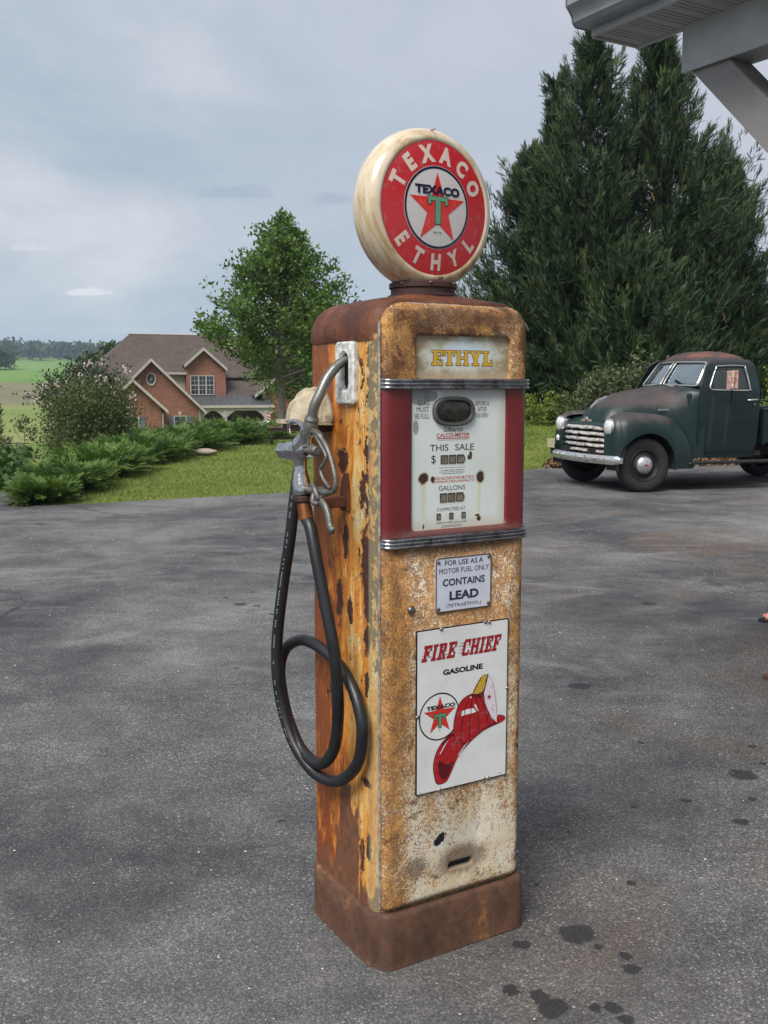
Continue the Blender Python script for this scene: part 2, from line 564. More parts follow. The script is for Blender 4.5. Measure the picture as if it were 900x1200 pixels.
# stones: each cell its own grey, a few almost white
st = t.ramp(cellv, [(0, (.45, .45, .47)), (.45, (.82, .82, .84)), (.8, (1.18, 1.17, 1.15)), (.94, (1.55, 1.53, 1.5)), (.99, (2.7, 2.6, 2.5))])
wear = t.math('MULTIPLY', t.step(t.noise(.8, 5, .6, t.coord(loc=(9, 2, 0))), .25, .6), .95)
col = t.mix(1, base, t.mix(t.math('MULTIPLY_ADD', wear, .6, .35), (1, 1, 1), st), 'MULTIPLY')
gap = t.step(agg.outputs['Distance'], .62, .42)
col = t.mix(t.math('MULTIPLY', t.math('SUBTRACT', 1, gap), .5), col, (.03, .03, .033))
# pale scuffs swept round by turning wheels
sw = t.noise(1.1, 6, .62, t.coord(scale=(.8, 1.5, 1)), 2.2)
col = t.mix(t.math('MULTIPLY', t.math('MULTIPLY', t.step(sw, .52, .72), .26), t.step(Y, 3.2, 5)), col, (.3, .3, .31))
# hairline cracks
ck = t.voro(.42, t.coord(loc=(2.2, .7, 0)), 'DISTANCE_TO_EDGE')
wv = t.math('ADD', ck, t.math('MULTIPLY', t.math('SUBTRACT', t.noise(5, 5, .7, co), .5), .05))
crk = t.math('MULTIPLY', t.step(wv, .007, .002), t.math('MULTIPLY', t.step(t.noise(.6, 2, .5, co), .5, .6), t.step(Y, 4, 6)))
col = t.mix(t.math('MULTIPLY', crk, .8), col, (.03, .03, .03))
# oil drips (ground positions)
wx = t.math('MULTIPLY_ADD', t.math('SUBTRACT', t.noise(22, 5, .65, co), .5), .055, X)
wy = t.math('MULTIPLY_ADD', t.math('SUBTRACT', t.noise(22, 5, .65, t.coord(loc=(5, 5, 0))), .5), .055, Y)
oil = None
SPOTS = [(0.493, 2.452, 0.048), (0.348, 2.4, 0.024), (0.541, 2.388, 0.015), (0.595, 2.353, 0.017), (0.601, 2.291, 0.023), (0.382, 2.136, 0.039), (0.473, 2.139, 0.015), (0.518, 2.142, 0.021), (0.536, 2.095, 0.017), (0.358, 2.181, 0.028), (1.294, 3.519, 0.052), (1.251, 3.306, 0.017), (1.153, 3.123, 0.028), (1.408, 3.627, 0.019), (1.434, 3.815, 0.02), (0.83, 3.243, 0.014), (0.702, 2.717, 0.014), (1.021, 3.292, 0.017), (0.913, 4.605, 0.056), (1.008, 3.853, 0.017), (0.581, 3.047, 0.011), (0.515, 2.993, 0.011), (0.428, 2.707, 0.012), (-0.331, 3.129, 0.014), (-0.919, 6.383, 0.044), (-1.044, 6.593, 0.023), (-0.891, 6.76, 0.023), (-0.814, 6.333, 0.027), (-0.69, 6.092, 0.021), (-0.733, 4.906, 0.021), (0.839, 4.758, 0.012), (0.298, 2.207, 0.024), (-1.9, 4.4, .03), (1.7, 6.4, .05)]
for sx, sy, r in SPOTS:
    dx = t.math('SUBTRACT', wx, sx); dy = t.math('SUBTRACT', wy, sy)
    d = t.math('SQRT', t.math('ADD', t.math('MULTIPLY', dx, dx), t.math('MULTIPLY', dy, dy)))
    f = t.step(d, r * 1.12, r * .8)
    oil = f if oil is None else t.math('MAXIMUM', oil, f)
col = t.mix(t.math('MULTIPLY', oil, .85), col, (.018, .018, .021))
t.put(b.inputs['Base Color'], col)
t.put(b.inputs['Roughness'], t.math('MULTIPLY_ADD', oil, -.25, .82)); b.inputs['Specular IOR Level'].default_value = .3
h = t.math('ADD', t.math('MULTIPLY', agg.outputs['Distance'], -.7), t.math('MULTIPLY', fine, -.3))
bump(t, b, h, .55, .004)
lot = [(-60, -40), (-60, 13.6), (-30, 13.5), (-9, 13.3), (-5.2, 13.2), (-4.75, 13.1), (-4.5, 12.4), (-4.35, 11.65), (-3.85, 11.75), (-3.3, 12.0), (-2.7, 12.35), (-1.9, 12.75), (-1.0, 13.3), (0, 13.8), (1.1, 14.8), (2.0, 16.1), (2.6, 16.9), (4, 17.5),
       (6, 18.1), (9, 19), (14, 20.2), (30, 23), (60, 28), (60, -40)]
mb = MB(); P = [Vector((x, y, 0)) for x, y in lot]
mb.add(P, [tuple(q) for q in tessellate_polygon([P])])
tag(mb.build('asphalt_yard', m), kind='structure')

# white grit, leaf crumbs and chips lying on the asphalt
rng = np.random.default_rng(3)
N = 1300
d = rng.uniform(1.4, 11, N) ** 1.0; a = rng.uniform(-.5, .5, N)
P = np.stack([np.sin(a) * d, np.cos(a) * d, np.full(N, .002)], 1)
sz = rng.uniform(.0012, .0042, N) * (1 + .25 * (d / 5))
ang = rng.uniform(0, 6.28, N)
Xa = np.stack([np.cos(ang), np.sin(ang), 0 * ang], 1) * sz[:, None]; Ya = np.stack([-np.sin(ang), np.cos(ang), 0 * ang], 1) * sz[:, None] * rng.uniform(.5, 1, N)[:, None]
Za = np.tile([0, 0, 1.], (N, 1)) * sz[:, None] * .7
gm_, t, b = new_mat('grit'); t.put(b.inputs['Base Color'], t.ramp(t.attr('tint'), [(0, (.10, .10, .10)), (.5, (.3, .29, .27)), (1, (.62, .6, .56))])); b.inputs['Roughness'].default_value = .8
me = scatter_mesh('grit', [(-1, -.7, 0), (1, -.8, 0), (.8, .9, 0), (-.9, .7, 0), (0, 0, 1)], [(0, 1, 4), (1, 2, 4), (2, 3, 4), (3, 0, 4)], P, Xa, Ya, Za, rng.random(N), gm_)
tag(link('gravel_grit', me, None), 'pale grit and stone chips scattered over the asphalt', 'grit', kind='stuff')

# ================================================================== GAS PUMP
TH = math.radians(90 - 59.2994)
pump = empty('gas_pump', (0.02066, 2.30152, 0), TH, 'tall rusty antique gas pump with round lit-style globe on top, hose looped at its side', 'gas pump')


def speck(t, co, s, lo, hi, det=5):
    return t.step(t.noise(s, det, .65, co), lo, hi)


def dist2(t, X, Z, cx, cz, rx, rz):
    a_ = t.math('DIVIDE', t.math('SUBTRACT', X, cx), rx); b_ = t.math('DIVIDE', t.math('SUBTRACT', Z, cz), rz)
    return t.math('SQRT', t.math('ADD', t.math('MULTIPLY', a_, a_), t.math('MULTIPLY', b_, b_)))


# front enamel, pitted cream under orange rust bloom
m, t, b = new_mat('rusted_cream_enamel')
co = t.coord(); X, Y, Z = t.sep(co)
cream = t.ramp(t.noise(9, 5, .6, co), [(.3, (.58, .48, .30)), (.5, (.68, .61, .45)), (.7, (.74, .71, .62))])
orange = t.ramp(t.math('ADD', t.math('MULTIPLY', t.noise(24, 8, .78, co), .6), t.math('MULTIPLY', t.noise(170, 3, .7, co), .4)), [(.38, (.060, .022, .008)), (.47, (.20, .075, .016)), (.54, (.42, .18, .030)), (.64, (.60, .33, .085))])
dark = t.ramp(t.noise(50, 5, .7, co), [(.35, (.035, .016, .010)), (.65, (.12, .045, .018))])
cloud = t.noise(6.5, 8, .72, co, .4)
edgeL = t.step(X, .075, -.015); edgeR = t.step(X, .345, .39)
topw = t.step(Z, .30, .90); top2 = t.step(Z, 1.38, 1.43)
amt = t.math('ADD', t.math('ADD', t.math('MULTIPLY', cloud, 1.15), t.math('MULTIPLY', edgeL, .34)), t.math('ADD', t.math('MULTIPLY', edgeR, .24), t.math('ADD', t.math('MULTIPLY', topw, .20), t.math('MULTIPLY', top2, .03))))
pits = t.noise(210, 3, .75, co); pit2 = t.noise(70, 6, .75, co)
# each fleck rusts where the pitting beats the local cover of enamel
dens = t.math('SUBTRACT', t.math('ADD', t.math('MULTIPLY', pits, 1.05), t.math('MULTIPLY', pit2, .85)), t.math('MULTIPLY_ADD', amt, -.68, 1.405))
rust = t.step(t.math('MINIMUM', dens, t.math('MULTIPLY_ADD', pits, 1.6, -.62)), -.05, .06)
col = t.mix(t.math('MULTIPLY', t.step(amt, .55, 1.05), .6), cream, (.50, .31, .12))
col = t.mix(t.math('MULTIPLY', rust, .88), col, orange)
streak = t.noise(1, 6, .6, t.coord(scale=(85, 30, 4)))
col = t.mix(t.math('MULTIPLY', t.step(streak, .52, .68), t.math('MULTIPLY', t.step(amt, .6, .95), .5)), col, (.30, .13, .03))
dk = t.step(t.math('ADD', t.math('MULTIPLY', t.noise(11, 7, .72, t.coord(loc=(4, 4, 4)), .4), 1.0), t.math('ADD', t.math('MULTIPLY', edgeR, .10), t.math('MULTIPLY', top2, .09))), .575, .66)
# worn-through places: round the drain slot, lower corner, above the trim, under the top edge
sl = t.step(t.math('ADD', dist2(t, X, Z, .205, .225, .085, .048), t.math('MULTIPLY', t.math('SUBTRACT', pit2, .5), 1.6)), 1.05, .55)
sl2 = t.step(t.math('ADD', dist2(t, X, Z, .065, .235, .045, .035), t.math('MULTIPLY', t.math('SUBTRACT', pit2, .5), 3)), .95, .45)
sl3 = t.step(t.math('ADD', dist2(t, X, Z, .17, .139, .3, .022), t.math('MULTIPLY', t.math('SUBTRACT', pit2, .5), 2)), .95, .5)
sl4 = t.step(t.math('ADD', dist2(t, X, Z, .17, 1.018, .3, .03), t.math('MULTIPLY', t.math('SUBTRACT', pit2, .5), 2)), .95, .4)
sl5 = t.step(t.math('ADD', dist2(t, X, Z, .19, 1.555, .2, .03), t.math('MULTIPLY', t.math('SUBTRACT', pit2, .5), 2.6)), 1.0, .5)
hole = t.step(t.math('ADD', dist2(t, t.math('MULTIPLY_ADD', Z, -.6, X), Z, .135 - .6 * .292, .292, .02, .018), t.math('MULTIPLY', t.math('SUBTRACT', pit2, .5), 2)), .85, .7)
for f in (sl, sl2, sl3, sl4, sl5): dk = t.math('MAXIMUM', dk, t.math('MULTIPLY', f, .85))
col = t.mix(t.math('MULTIPLY', dk, .8), col, dark)
col = t.mix(hole, col, (.012, .012, .016))
t.put(b.inputs['Base Color'], col)
t.put(b.inputs['Roughness'], t.math('MULTIPLY_ADD', rust, .35, .38)); b.inputs['Specular IOR Level'].default_value = .4
bump(t, b, t.math('ADD', t.math('MULTIPLY', rust, -.6), t.math('MULTIPLY', pits, .7)), .5, .0015)
M_front = m

# side sheet, orange streaks over yellowed cream with dark scabs
m, t, b = new_mat('streaked_rusty_side')
co = t.coord(); X, Y, Z = t.sep(co)
st1 = t.noise(1, 8, .72, t.coord(scale=(20, 20, 5.5)), 1.0); st2 = t.noise(1, 6, .7, t.coord(scale=(80, 80, 22), loc=(3, 3, 3)), .8)
k = t.math('ADD', t.math('ADD', t.math('MULTIPLY', st1, .9), t.math('MULTIPLY', st2, .45)), t.math('MULTIPLY', t.step(Y, .10, .30), .27))
col = t.ramp(k, [(.52, (.66, .57, .36)), (.61, (.64, .42, .14)), (.70, (.60, .26, .048)), (.80, (.48, .15, .022)), (.92, (.20, .055, .014))])
spk = t.step(t.noise(1, 5, .78, t.coord(scale=(150, 150, 95))), .56, .61)
spm = t.step(t.noise(9, 4, .6, t.coord(loc=(1, 7, 2))), .36, .58)
col = t.mix(t.math('MULTIPLY', t.math('MULTIPLY', spk, spm), .85), col, (.11, .038, .016))
fl = t.noise(1, 8, .74, t.coord(scale=(38, 38, 22), loc=(8, 1, 0)), .2)
near_edge = t.math('MULTIPLY', t.step(Y, .13, .045), t.math('MULTIPLY', t.step(Z, .6, .9), .13))
fl = t.step(t.math('ADD', fl, near_edge), .615, .64)
warp = t.math('MULTIPLY', t.math('SUBTRACT', t.noise(34, 8, .78, co), .5), 3.6)
for cy, cz, ry, rz in ((.055, .93, .022, .115), (.058, .80, .016, .035), (.075, 1.155, .017, .035), (.05, 1.02, .03, .03), (.06, .45, .02, .01), (.085, .26, .012, .045), (.05, .29, .012, .04),
                       (.195, .87, .018, .05), (.14, .86, .012, .035), (.07, 1.0, .012, .05), (.06, .70, .012, .03), (.17, 1.22, .03, .03), (.16, 1.03, .014, .05)):
    fl = t.math('MAXIMUM', fl, t.step(t.math('ADD', dist2(t, Y, Z, cy, cz, ry, rz), warp), 1.0, .85))
col = t.mix(fl, col, t.ramp(t.noise(60, 4, .7, co), [(.3, (.03, .012, .010)), (.7, (.085, .030, .018))]))
# bare brown area low on the panel, ragged as flames
rag = t.math('MULTIPLY', t.math('SUBTRACT', t.noise(1, 6, .65, t.coord(scale=(26, 26, 6))), .5), 2.6)
brn = t.step(t.math('ADD', dist2(t, Y, Z, .155, .22, .062, .22), rag), 1.05, .93)
brn2 = t.step(t.math('ADD', dist2(t, Y, Z, .17, .10, .2, .11), rag), 1.0, .8)
col = t.mix(t.math('MAXIMUM', brn, brn2), col, t.ramp(t.noise(30, 5, .7, co), [(.3, (.10, .042, .022)), (.55, (.16, .068, .036)), (.75, (.27, .10, .035))]))
# flat olive tone blended over the strip by the seam
seam = t.math('MULTIPLY', t.step(Y, .055, .045), .45)
col = t.mix(seam, col, (.33, .30, .18))
t.put(b.inputs['Base Color'], col); t.put(b.inputs['Roughness'], t.math('MULTIPLY_ADD', fl, .3, .42)); b.inputs['Specular IOR Level'].default_value = .4
bump(t, b, t.math('ADD', t.math('MULTIPLY', fl, -1), t.math('MULTIPLY', st2, .6)), .6, .0018)
M_side = m


def rustmat(name, stops, sc=8, rough=.75, shine=.3):
    m, t, b = new_mat(name); co = t.coord()
    n = t.math('ADD', t.math('MULTIPLY', t.noise(sc, 7, .68, co, .5), .7), t.math('MULTIPLY', t.noise(sc * 9, 4, .7, co), .3))
    t.put(b.inputs['Base Color'], t.ramp(n, stops)); b.inputs['Roughness'].default_value = rough; b.inputs['Specular IOR Level'].default_value = shine
    bump(t, b, t.noise(sc * 16, 5, .7, co), .45, .002)
    return m


M_cap = rustmat('red_brown_rust', [(.34, (.036, .013, .009)), (.47, (.085, .027, .014)), (.57, (.145, .048, .020)), (.68, (.28, .105, .035))], 9, .62, .4)
M_base = rustmat('brown_rust', [(.34, (.042, .021, .015)), (.5, (.086, .043, .027)), (.59, (.125, .062, .035)), (.66, (.28, .12, .032))], 6, .7, .35)
M_hook = rustmat('dark_rust', [(.35, (.055, .022, .014)), (.6, (.14, .055, .03))], 25, .8)
M_neckm = rustmat('blackened_iron', [(.35, (.025, .014, .014)), (.65, (.075, .035, .03))], 30, .6)

m, t, b = new_mat('dark_red_enamel')
co = t.coord(); X, Y, Z = t.sep(co)
col = t.ramp(t.noise(5, 5, .6, co), [(.3, (.11, .007, .009)), (.7, (.18, .012, .014))])
grime = t.step(t.math('ADD', dist2(t, X, Z, .2, 1.045, .35, .03), t.math('MULTIPLY', t.math('SUBTRACT', t.noise(30, 5, .7, co), .5), 1.5)), 1.0, .4)
col = t.mix(t.math('MULTIPLY', grime, .75), col, (.17, .085, .07))
col = t.mix(t.math('MULTIPLY', t.step(t.noise(80, 3, .6, co), .74, .77), .8), col, (.55, .4, .36))
sc_ = t.noise(1, 3, .6, t.coord(scale=(160, 20, 9), loc=(5, 0, 0)), 1)
col = t.mix(t.math('MULTIPLY', t.step(sc_, .69, .73), .35), col, (.35, .15, .14))
t.put(b.inputs['Base Color'], col); t.put(b.inputs['Roughness'], t.math('MULTIPLY_ADD', t.noise(20, 4, .6, co), .3, .25)); b.inputs['Coat Weight'].default_value = .3
M_red = m

m, t, b = new_mat('dial_enamel')
co = t.coord(); X, Y, Z = t.sep(co)
nn = t.noise(25, 5, .7, co)
col = t.ramp(t.noise(6, 4, .5, co), [(.3, (.60, .66, .62)), (.7, (.72, .76, .74))])
ww = t.math('MULTIPLY', t.math('SUBTRACT', nn, .5), 1.7)
edge = t.math('MAXIMUM', t.step(t.math('MULTIPLY_ADD', ww, .012, X), .29, .325), t.step(t.math('MULTIPLY_ADD', ww, .02, Z), 1.10, 1.06))
col = t.mix(t.math('MULTIPLY', edge, .6), col, (.50, .44, .33))
col = t.mix(t.math('MULTIPLY', t.step(t.math('MULTIPLY_ADD', ww, .02, Z), 1.35, 1.39), .65), col, (.27, .27, .25))
for cx, w_ in ((.087, .012), (.247, .007)):
    s_ = t.math('MULTIPLY', t.step(t.math('ABSOLUTE', t.math('SUBTRACT', t.math('MULTIPLY_ADD', ww, .004, X), cx)), w_, w_ * .3), t.math('MULTIPLY', t.step(Z, 1.19, 1.165), t.step(Z, 1.06, 1.12)))
    col = t.mix(t.math('MULTIPLY', s_, .5), col, (.58, .52, .28))
for cx, cz, rx, rz in ((.087, 1.181, .014, .014), (.250, 1.179, .012, .014), (.113, 1.178, .005, .007), (.221, 1.231, .004, .010), (.216, 1.226, .004, .006), (.247, 1.078, .006, .006), (.243, 1.086, .007, .003), (.088, 1.068, .0025, .007)):
    dd = t.math('ADD', dist2(t, X, Z, cx, cz, rx, rz), ww)
    col = t.mix(t.math('MULTIPLY', t.step(dd, 1.35, .9), .7), col, (.42, .27, .08))
    col = t.mix(t.step(dd, 1.0, .8), col, (.04, .022, .016))
for cx, cz, rx, rz in ((.075, 1.372, .03, .022), (.105, 1.372, .02, .014), (.066, 1.30, .008, .018)):      # missing enamel, grey
    dd = t.math('ADD', dist2(t, X, Z, cx, cz, rx, rz), t.math('MULTIPLY', ww, .5))
    col = t.mix(t.math('MULTIPLY', t.step(dd, 1.0, .8), .8), col, (.19, .19, .19))
t.put(b.inputs['Base Color'], col); b.inputs['Roughness'].default_value = .28; b.inputs['Coat Weight'].default_value = .25
M_dial = m

m, t, b = new_mat('stained_milk_glass')
co = t.coord(); X, Y, Z = t.sep(co)
ww = t.math('MULTIPLY', t.math('SUBTRACT', t.noise(24, 6, .7, co, .5), .5), 1.4)
dd = t.math('ADD', dist2(t, X, Z, .2, 1.466, .14, .052), ww)
col = t.ramp(dd, [(.35, (.56, .66, .70)), (.62, (.54, .57, .50)), (.85, (.42, .40, .30)), (1.0, (.30, .22, .12))])
col = t.mix(t.math('MULTIPLY', t.step(t.math('MULTIPLY_ADD', ww, .008, Z), 1.437, 1.422), .6), col, (.45, .38, .27))
t.put(b.inputs['Base Color'], col); b.inputs['Roughness'].default_value = .3
M_glassp = m

m, t, b = new_mat('worn_chrome')
co = t.coord(); n = t.noise(35, 6, .7, co, .4)
t.put(b.inputs['Base Color'], t.ramp(n, [(.35, (.12, .11, .105)), (.5, (.33, .33, .34)), (.7, (.48, .48, .50))])); b.inputs['Metallic'].default_value = 1
t.put(b.inputs['Roughness'], t.ramp(t.noise(12, 5, .7, co), [(.3, (.14,) * 3), (.7, (.34,) * 3)]))
M_trim = m
m, t, b = new_mat('bright_nickel')
co = t.coord(); n = t.noise(70, 4, .7, co, .4)
t.put(b.inputs['Base Color'], t.ramp(n, [(.25, (.30, .29, .285)), (.6, (.56, .56, .57))])); b.inputs['Metallic'].default_value = 1
t.put(b.inputs['Roughness'], t.ramp(n, [(.3, (.24,) * 3), (.6, (.09,) * 3)])); bump(t, b, t.noise(28, 2, .5, co), .35, .006)
M_nickel = m
M_alum = flat('dull_cast_aluminium', (.17, .168, .155), .5, .75, .3, 30, bumpv=.3)
M_spout = flat('dull_spout_metal', (.20, .205, .19), .42, .8, .3, 25, bumpv=.15)
M_boot = flat('weathered_cast_housing', (.42, .36, .25), .7, 0, .45, 32, bumpv=.8)
M_port = flat('pitted_white_metal', (.62, .62, .60), .5, .15, .5, 60, bumpv=.6)
M_hose = flat('black_rubber', (.008, .009, .011), .48, 0, .5, 12, bumpv=.12, coat=.12)
M_brass = flat('tarnished_brass', (.26, .10, .04), .4, .85, .4, 30)
M_void = flat('dark_inside', (.008, .008, .009), .8)
M_screw = flat('screw_metal', (.16, .13, .11), .5, .7, .5, 90)
M_strip = flat('bare_edge_metal', (.48, .46, .42), .4, .6, .6, 60)

PX0, PX1 = -.023, .386


def shell(x0, x1, z0, z1, yb, rx, rt, rb, rad, hole=None, holer=.01, depth=.012, yf=0):
    """pressed-sheet front panel: rolled edges, optional recessed opening"""
    R = []
    for i in range(9):
        a = .5 * PI * i / 8; s = 1 - math.cos(a); y = yf + (yb - yf) * (1 - math.sin(a))
        rr = tuple(max(.0005, q * (1 - .75 * s)) for q in rad)
        R.append([(px, y, pz) for px, pz in rrect(x0 + rx * s, x1 - rx * s, z0 + rb * s, z1 - rt * s, rr)])
    if hole:
        hx0, hx1, hz0, hz1 = hole
        for q, y in ((.006, yf), (.001, yf + .0015), (0, yf + .004), (0, yf + depth)):
            R.append([(px, y, pz) for px, pz in rrect(hx0 - q, hx1 + q, hz0 - q, hz1 + q, holer + q)])
        return MB().rings(R)
    return MB().rings(R, cap1=True)


# cabinet body behind the door
R = [[(x, y, z) for x, y in rrect(-.036, .396, .0165, .350, .026, 8)] for z in (.06, .10, .5, 1.0, 1.512)]
MB().rings(R, cap1=True).build('cabinet', M_side, pump, smooth=40)
# base skirt with the notch behind the door corner
def base_plan(g):
    out = []
    def arc(cx, cy, r, a0, a1, n):
        for k in range(n + 1):
            t_ = (a0 + (a1 - a0) * k / n) * PI; out.append((cx + r * math.cos(t_), cy + r * math.sin(t_)))
    arc(PX1 + g - .034, -.003 - g + .034, .034, 1.5, 1.93, 6)
    out.append((PX1 + g - .0005, .026 - g))
    arc(.396 + g - .018, .052 - g, .018, 1.62, 2, 4)
    arc(.396 + g - .045, .345 + g - .045, .045, 0, .5, 6)
    arc(-.036 - g + .045, .345 + g - .045, .045, .5, 1, 6)
    arc(-.039 - g + .018, .052 - g, .018, 1, 1.42, 4)
    out.append((PX0 - g + .0045, .027 - g))
    arc(PX0 - g + .034, -.003 - g + .034, .034, 1.07, 1.5, 6)
    return out
rs = random.Random(5)
R = []
for g, z in ((.014, .0), (.012, .012), (.012, .07), (.011, .128), (.007, .136), (.001, .138), (-.012, .134)):
    R.append([(x + rs.uniform(-.0008, .0008), y + rs.uniform(-.0008, .0008), z + (rs.uniform(0, .004) if z == 0 else 0)) for x, y in base_plan(g)])
MB().rings(R).build('base_skirt', M_base, pump, smooth=50)
# cap
R = []
for i in range(13):
    a = .5 * PI * i / 12; s = 1 - math.cos(a); h = math.sin(a)
    g = .006 - .062 * s
    R.append([(x, y, 1.508 + .086 * h) for x, y in rrect(-.036 - g, .396 + g, .020 - g * .35, .352 + g * .9, max(.03, .036 + g * .2), 8)])
for q, z_ in ((.03, .0935), (.065, .100), (.09, .104), (.11, .107)):
    g = -.056 - q; R.append([(x, y, 1.508 + z_) for x, y in rrect(-.036 - g, .396 + g, .020 - g * .5, .352 + g * .8, .036, 8)])
R.insert(0, [(x, y, 1.498) for x, y in rrect(-.039, .399, .018, .353, .03, 8)])
MB().rings(R, cap1=True).build('cap', M_cap, pump, smooth=55)

# the door's three fields
shell(PX0, PX1, 1.402, 1.583, .020, .024, .030, .002, (.055, .055, .002, .002), (.062, .331, 1.412, 1.511), .012, .014).build('door_head', M_front, pump, smooth=60)
shell(PX0 - .002, PX1 + .002, 1.035, 1.402, .020, .024, .002, .002, (.002,) * 4, (.053, .323, 1.060, 1.4), .012, .010, yf=.002).build('dial_surround', M_red, pump, smooth=60)
shell(PX0 - .003, PX1 - .001, .137, 1.035, .020, .024, .002, .02, (.002, .002, .022, .022), (.162, .234, .206, .224), .0085, .014).build('lower_door', M_front, pump, smooth=60)
MB().box(.158, .238, .0135, .0145, .2, .23).build('drain_slot', M_void, pump)
tr = MB(); tr.rings([[(x, y, z) for x, y in ((-.0295, .0135), (-.0262, .0125), (-.0255, .0175), (-.0290, .0185))] for z in np.linspace(.15, 1.54, 24)], True, True)
tr.build('seam_strip', M_strip, pump)
# crescent of bare metal on the head's top edge
MB().tube([(x, .030 - .012 * 0, 1.5835 - .0002) for x in np.linspace(.05, .20, 8)], .0018, 5).build('edge_bead', M_strip, pump)
MB().tube([(x, .034, 1.583 - max(0, x - .30) ** 2 * 6) for x in np.linspace(.21, .35, 8)], .0018, 5).build('edge_bead', M_strip, pump)

# ribbed bright trims
for z in (1.4, 1.035):
    R = []
    for i in range(26):
        u_ = i / 25
        pts = []
    prof = []      # (forward, z) across three ribs
    for k in range(3):
        zc = z - .0125 + .0083 * (k + .5)
        for q in range(6):
            a = PI * q / 5
            prof.append((.0045 * math.sin(a) + .004, zc - .0038 * math.cos(a)))
    path = []
    for k in range(7): a = PI + .5 * PI * k / 6; path.append((PX0 + .024 + .0255 * math.cos(a), .0215 + .0235 * math.sin(a), .3 * math.cos(a), math.sin(a)))
    path = [(PX0 - .0015, .026, -.3, 0)] + path
    for k in range(7): a = 1.5 * PI + .5 * PI * k / 6; path.append((PX1 - .022 + .0255 * math.cos(a), .0215 + .0235 * math.sin(a), math.cos(a), math.sin(a)))
    path.append((PX1 + .004, .030, 1, 0))
    R = [[(x + nx_ * f, y + ny_ * f, zz) for f, zz in prof] + [(x - nx_ * .002, y - ny_ * .002, prof[-1][1]), (x - nx_ * .002, y - ny_ * .002, prof[0][1])] for x, y, nx_, ny_ in path]
    MB().rings(R, True, True).build('chrome_trim', M_trim, pump, smooth=50)

# name glass
g = MB().box(.060, .333, .0105, .0135, 1.408, 1.514).build('name_glass', M_glassp, pump)
mb = MB(); slab_text(mb, 'ETHYL', .1103, .284, 1.4433, 1.4772, .0102, .1, grow=.0013); sheet_obj(mb, 'lettering_outline', ink('outline_brown', (.045, .022, .012)), g)
mb = MB(); slab_text(mb, 'ETHYL', .1103, .284, 1.4433, 1.4772, .0098, .1); sheet_obj(mb, 'lettering', ink('sign_yellow', (.62, .36, .015)), g)

# dial
dial = MB().box(.050, .326, .0080, .0105, 1.056, 1.400).build('dial_face', M_dial, pump)
black = ink('dial_black', (.02, .02, .022)); redi = ink('dial_red', (.42, .025, .025))
yd = .0077
mb = MB()
for args in (('GLASS', .0714, .1033, 1.3506, 1.3626, .0), ('MUST', .0679, .1019, 1.3358, 1.3475, 0), ('BE FULL', .064, .103, 1.3206, 1.332, 0), ('BEFORE &', .234, .2732, 1.349, 1.360, 0), ('AFTER', .2402, .2669, 1.3348, 1.3455, 0),
             ('DELIVERY', .2334, .2726, 1.3207, 1.331, 0), ('Gilbarco', .1425, .1978, 1.2888, 1.3003, .01), ('THIS', .1051, .1568, 1.2442, 1.2597, .005), ('SALE', .1760, .2304, 1.2442, 1.2597, .005), ('$', .1088, .1212, 1.2135, 1.2350, .0),
             ('GALLONS', .1301, .2059, 1.1506, 1.1622, 0), ('COMPUTED AT', .1258, .207, 1.1022, 1.1098, 0), ('CENTS PER GALLON', .1234, .2107, 1.0716, 1.0760, 0)):
    fit_text(mb, *args[:5], yd, args[5])
sheet_obj(mb, 'lettering', black, dial)
mb = MB()
fit_text(mb, 'CALCO-METER', .1229, .2178, 1.2765, 1.2855, yd, .02)
mb.add([(.1235, yd, 1.2725), (.2172, yd, 1.2725), (.2172, yd, 1.2748), (.1235, yd, 1.2748)], [(0, 1, 2, 3)])
fit_text(mb, 'SOLD SALE INDICATIONS MUST BE AT', .1185, .2327, 1.1765, 1.1838, yd, .01)
fit_text(mb, 'ZERO BEFORE NEXT IS BEGUN, UNDER PENALTY OF', .1107, .2327, 1.1685, 1.1745, yd, .01)
sheet_obj(mb, 'red_lettering', redi, dial)
mb = MB()
for z, x0, x1 in ((1.2045, .130, .2065), (1.1945, .130, .2065), (1.2695, .128, .213), (1.0635, .137, .199)):
    mb.add([(x0, yd, z - .0004), (x1, yd, z - .0004), (x1, yd, z + .0004), (x0, yd, z + .0004)], [(0, 1, 2, 3)])
for z, x0, x1, n in ((1.1985, .136, .202, 11), (1.1905, .138, .200, 15), (1.0668, .139, .198, 14)):      # print too small to read: short ticks
    for k in range(n):
        a = x0 + (x1 - x0) * k / n; w_ = (x1 - x0) / n * (.5 + .35 * ((k * 7) % 3) / 2)
        mb.add([(a, yd, z - .001), (a + w_, yd, z - .001), (a + w_, yd, z + .001), (a, yd, z + .001)], [(0, 1, 2, 3)])
sheet_obj(mb, 'fine_print', ink('dial_grey', (.14, .14, .15)), dial)
# counter windows
mw = flat('counter_wheel', (.16, .14, .10), .6, 0, .5, 90)
mf_ = flat('rusty_window_rim', (.07, .05, .03), .6, .2, .6, 80)
def window(x0, x1, z0, z1, arrow=False):
    pts = [(x0, z0), (x1, z0), (x1, z1), (x0, z1)] if not arrow else [(x0, z0), (x1 - .005, z0), (x1, (z0 + z1) / 2), (x1 - .005, z1), (x0, z1)]
    mb = MB()
    cx = sum(p[0] for p in pts) / len(pts); cz = sum(p[1] for p in pts) / len(pts)
    R = []
    for s_, y in ((1.0, .0079), (1.0, .0066), (.84, .0066), (.80, .0078)):
        R.append([(cx + (p[0] - cx) * s_, y, cz + (p[1] - cz) * s_) for p in pts])
    o = mb.rings(R).build('counter_window', mf_, pump)
    MB().add([(cx + (p[0] - cx) * .82, .0076, cz + (p[1] - cz) * .82) for p in pts], [tuple(range(len(pts)))]).build('counter_wheel', mw, o, fix=False)
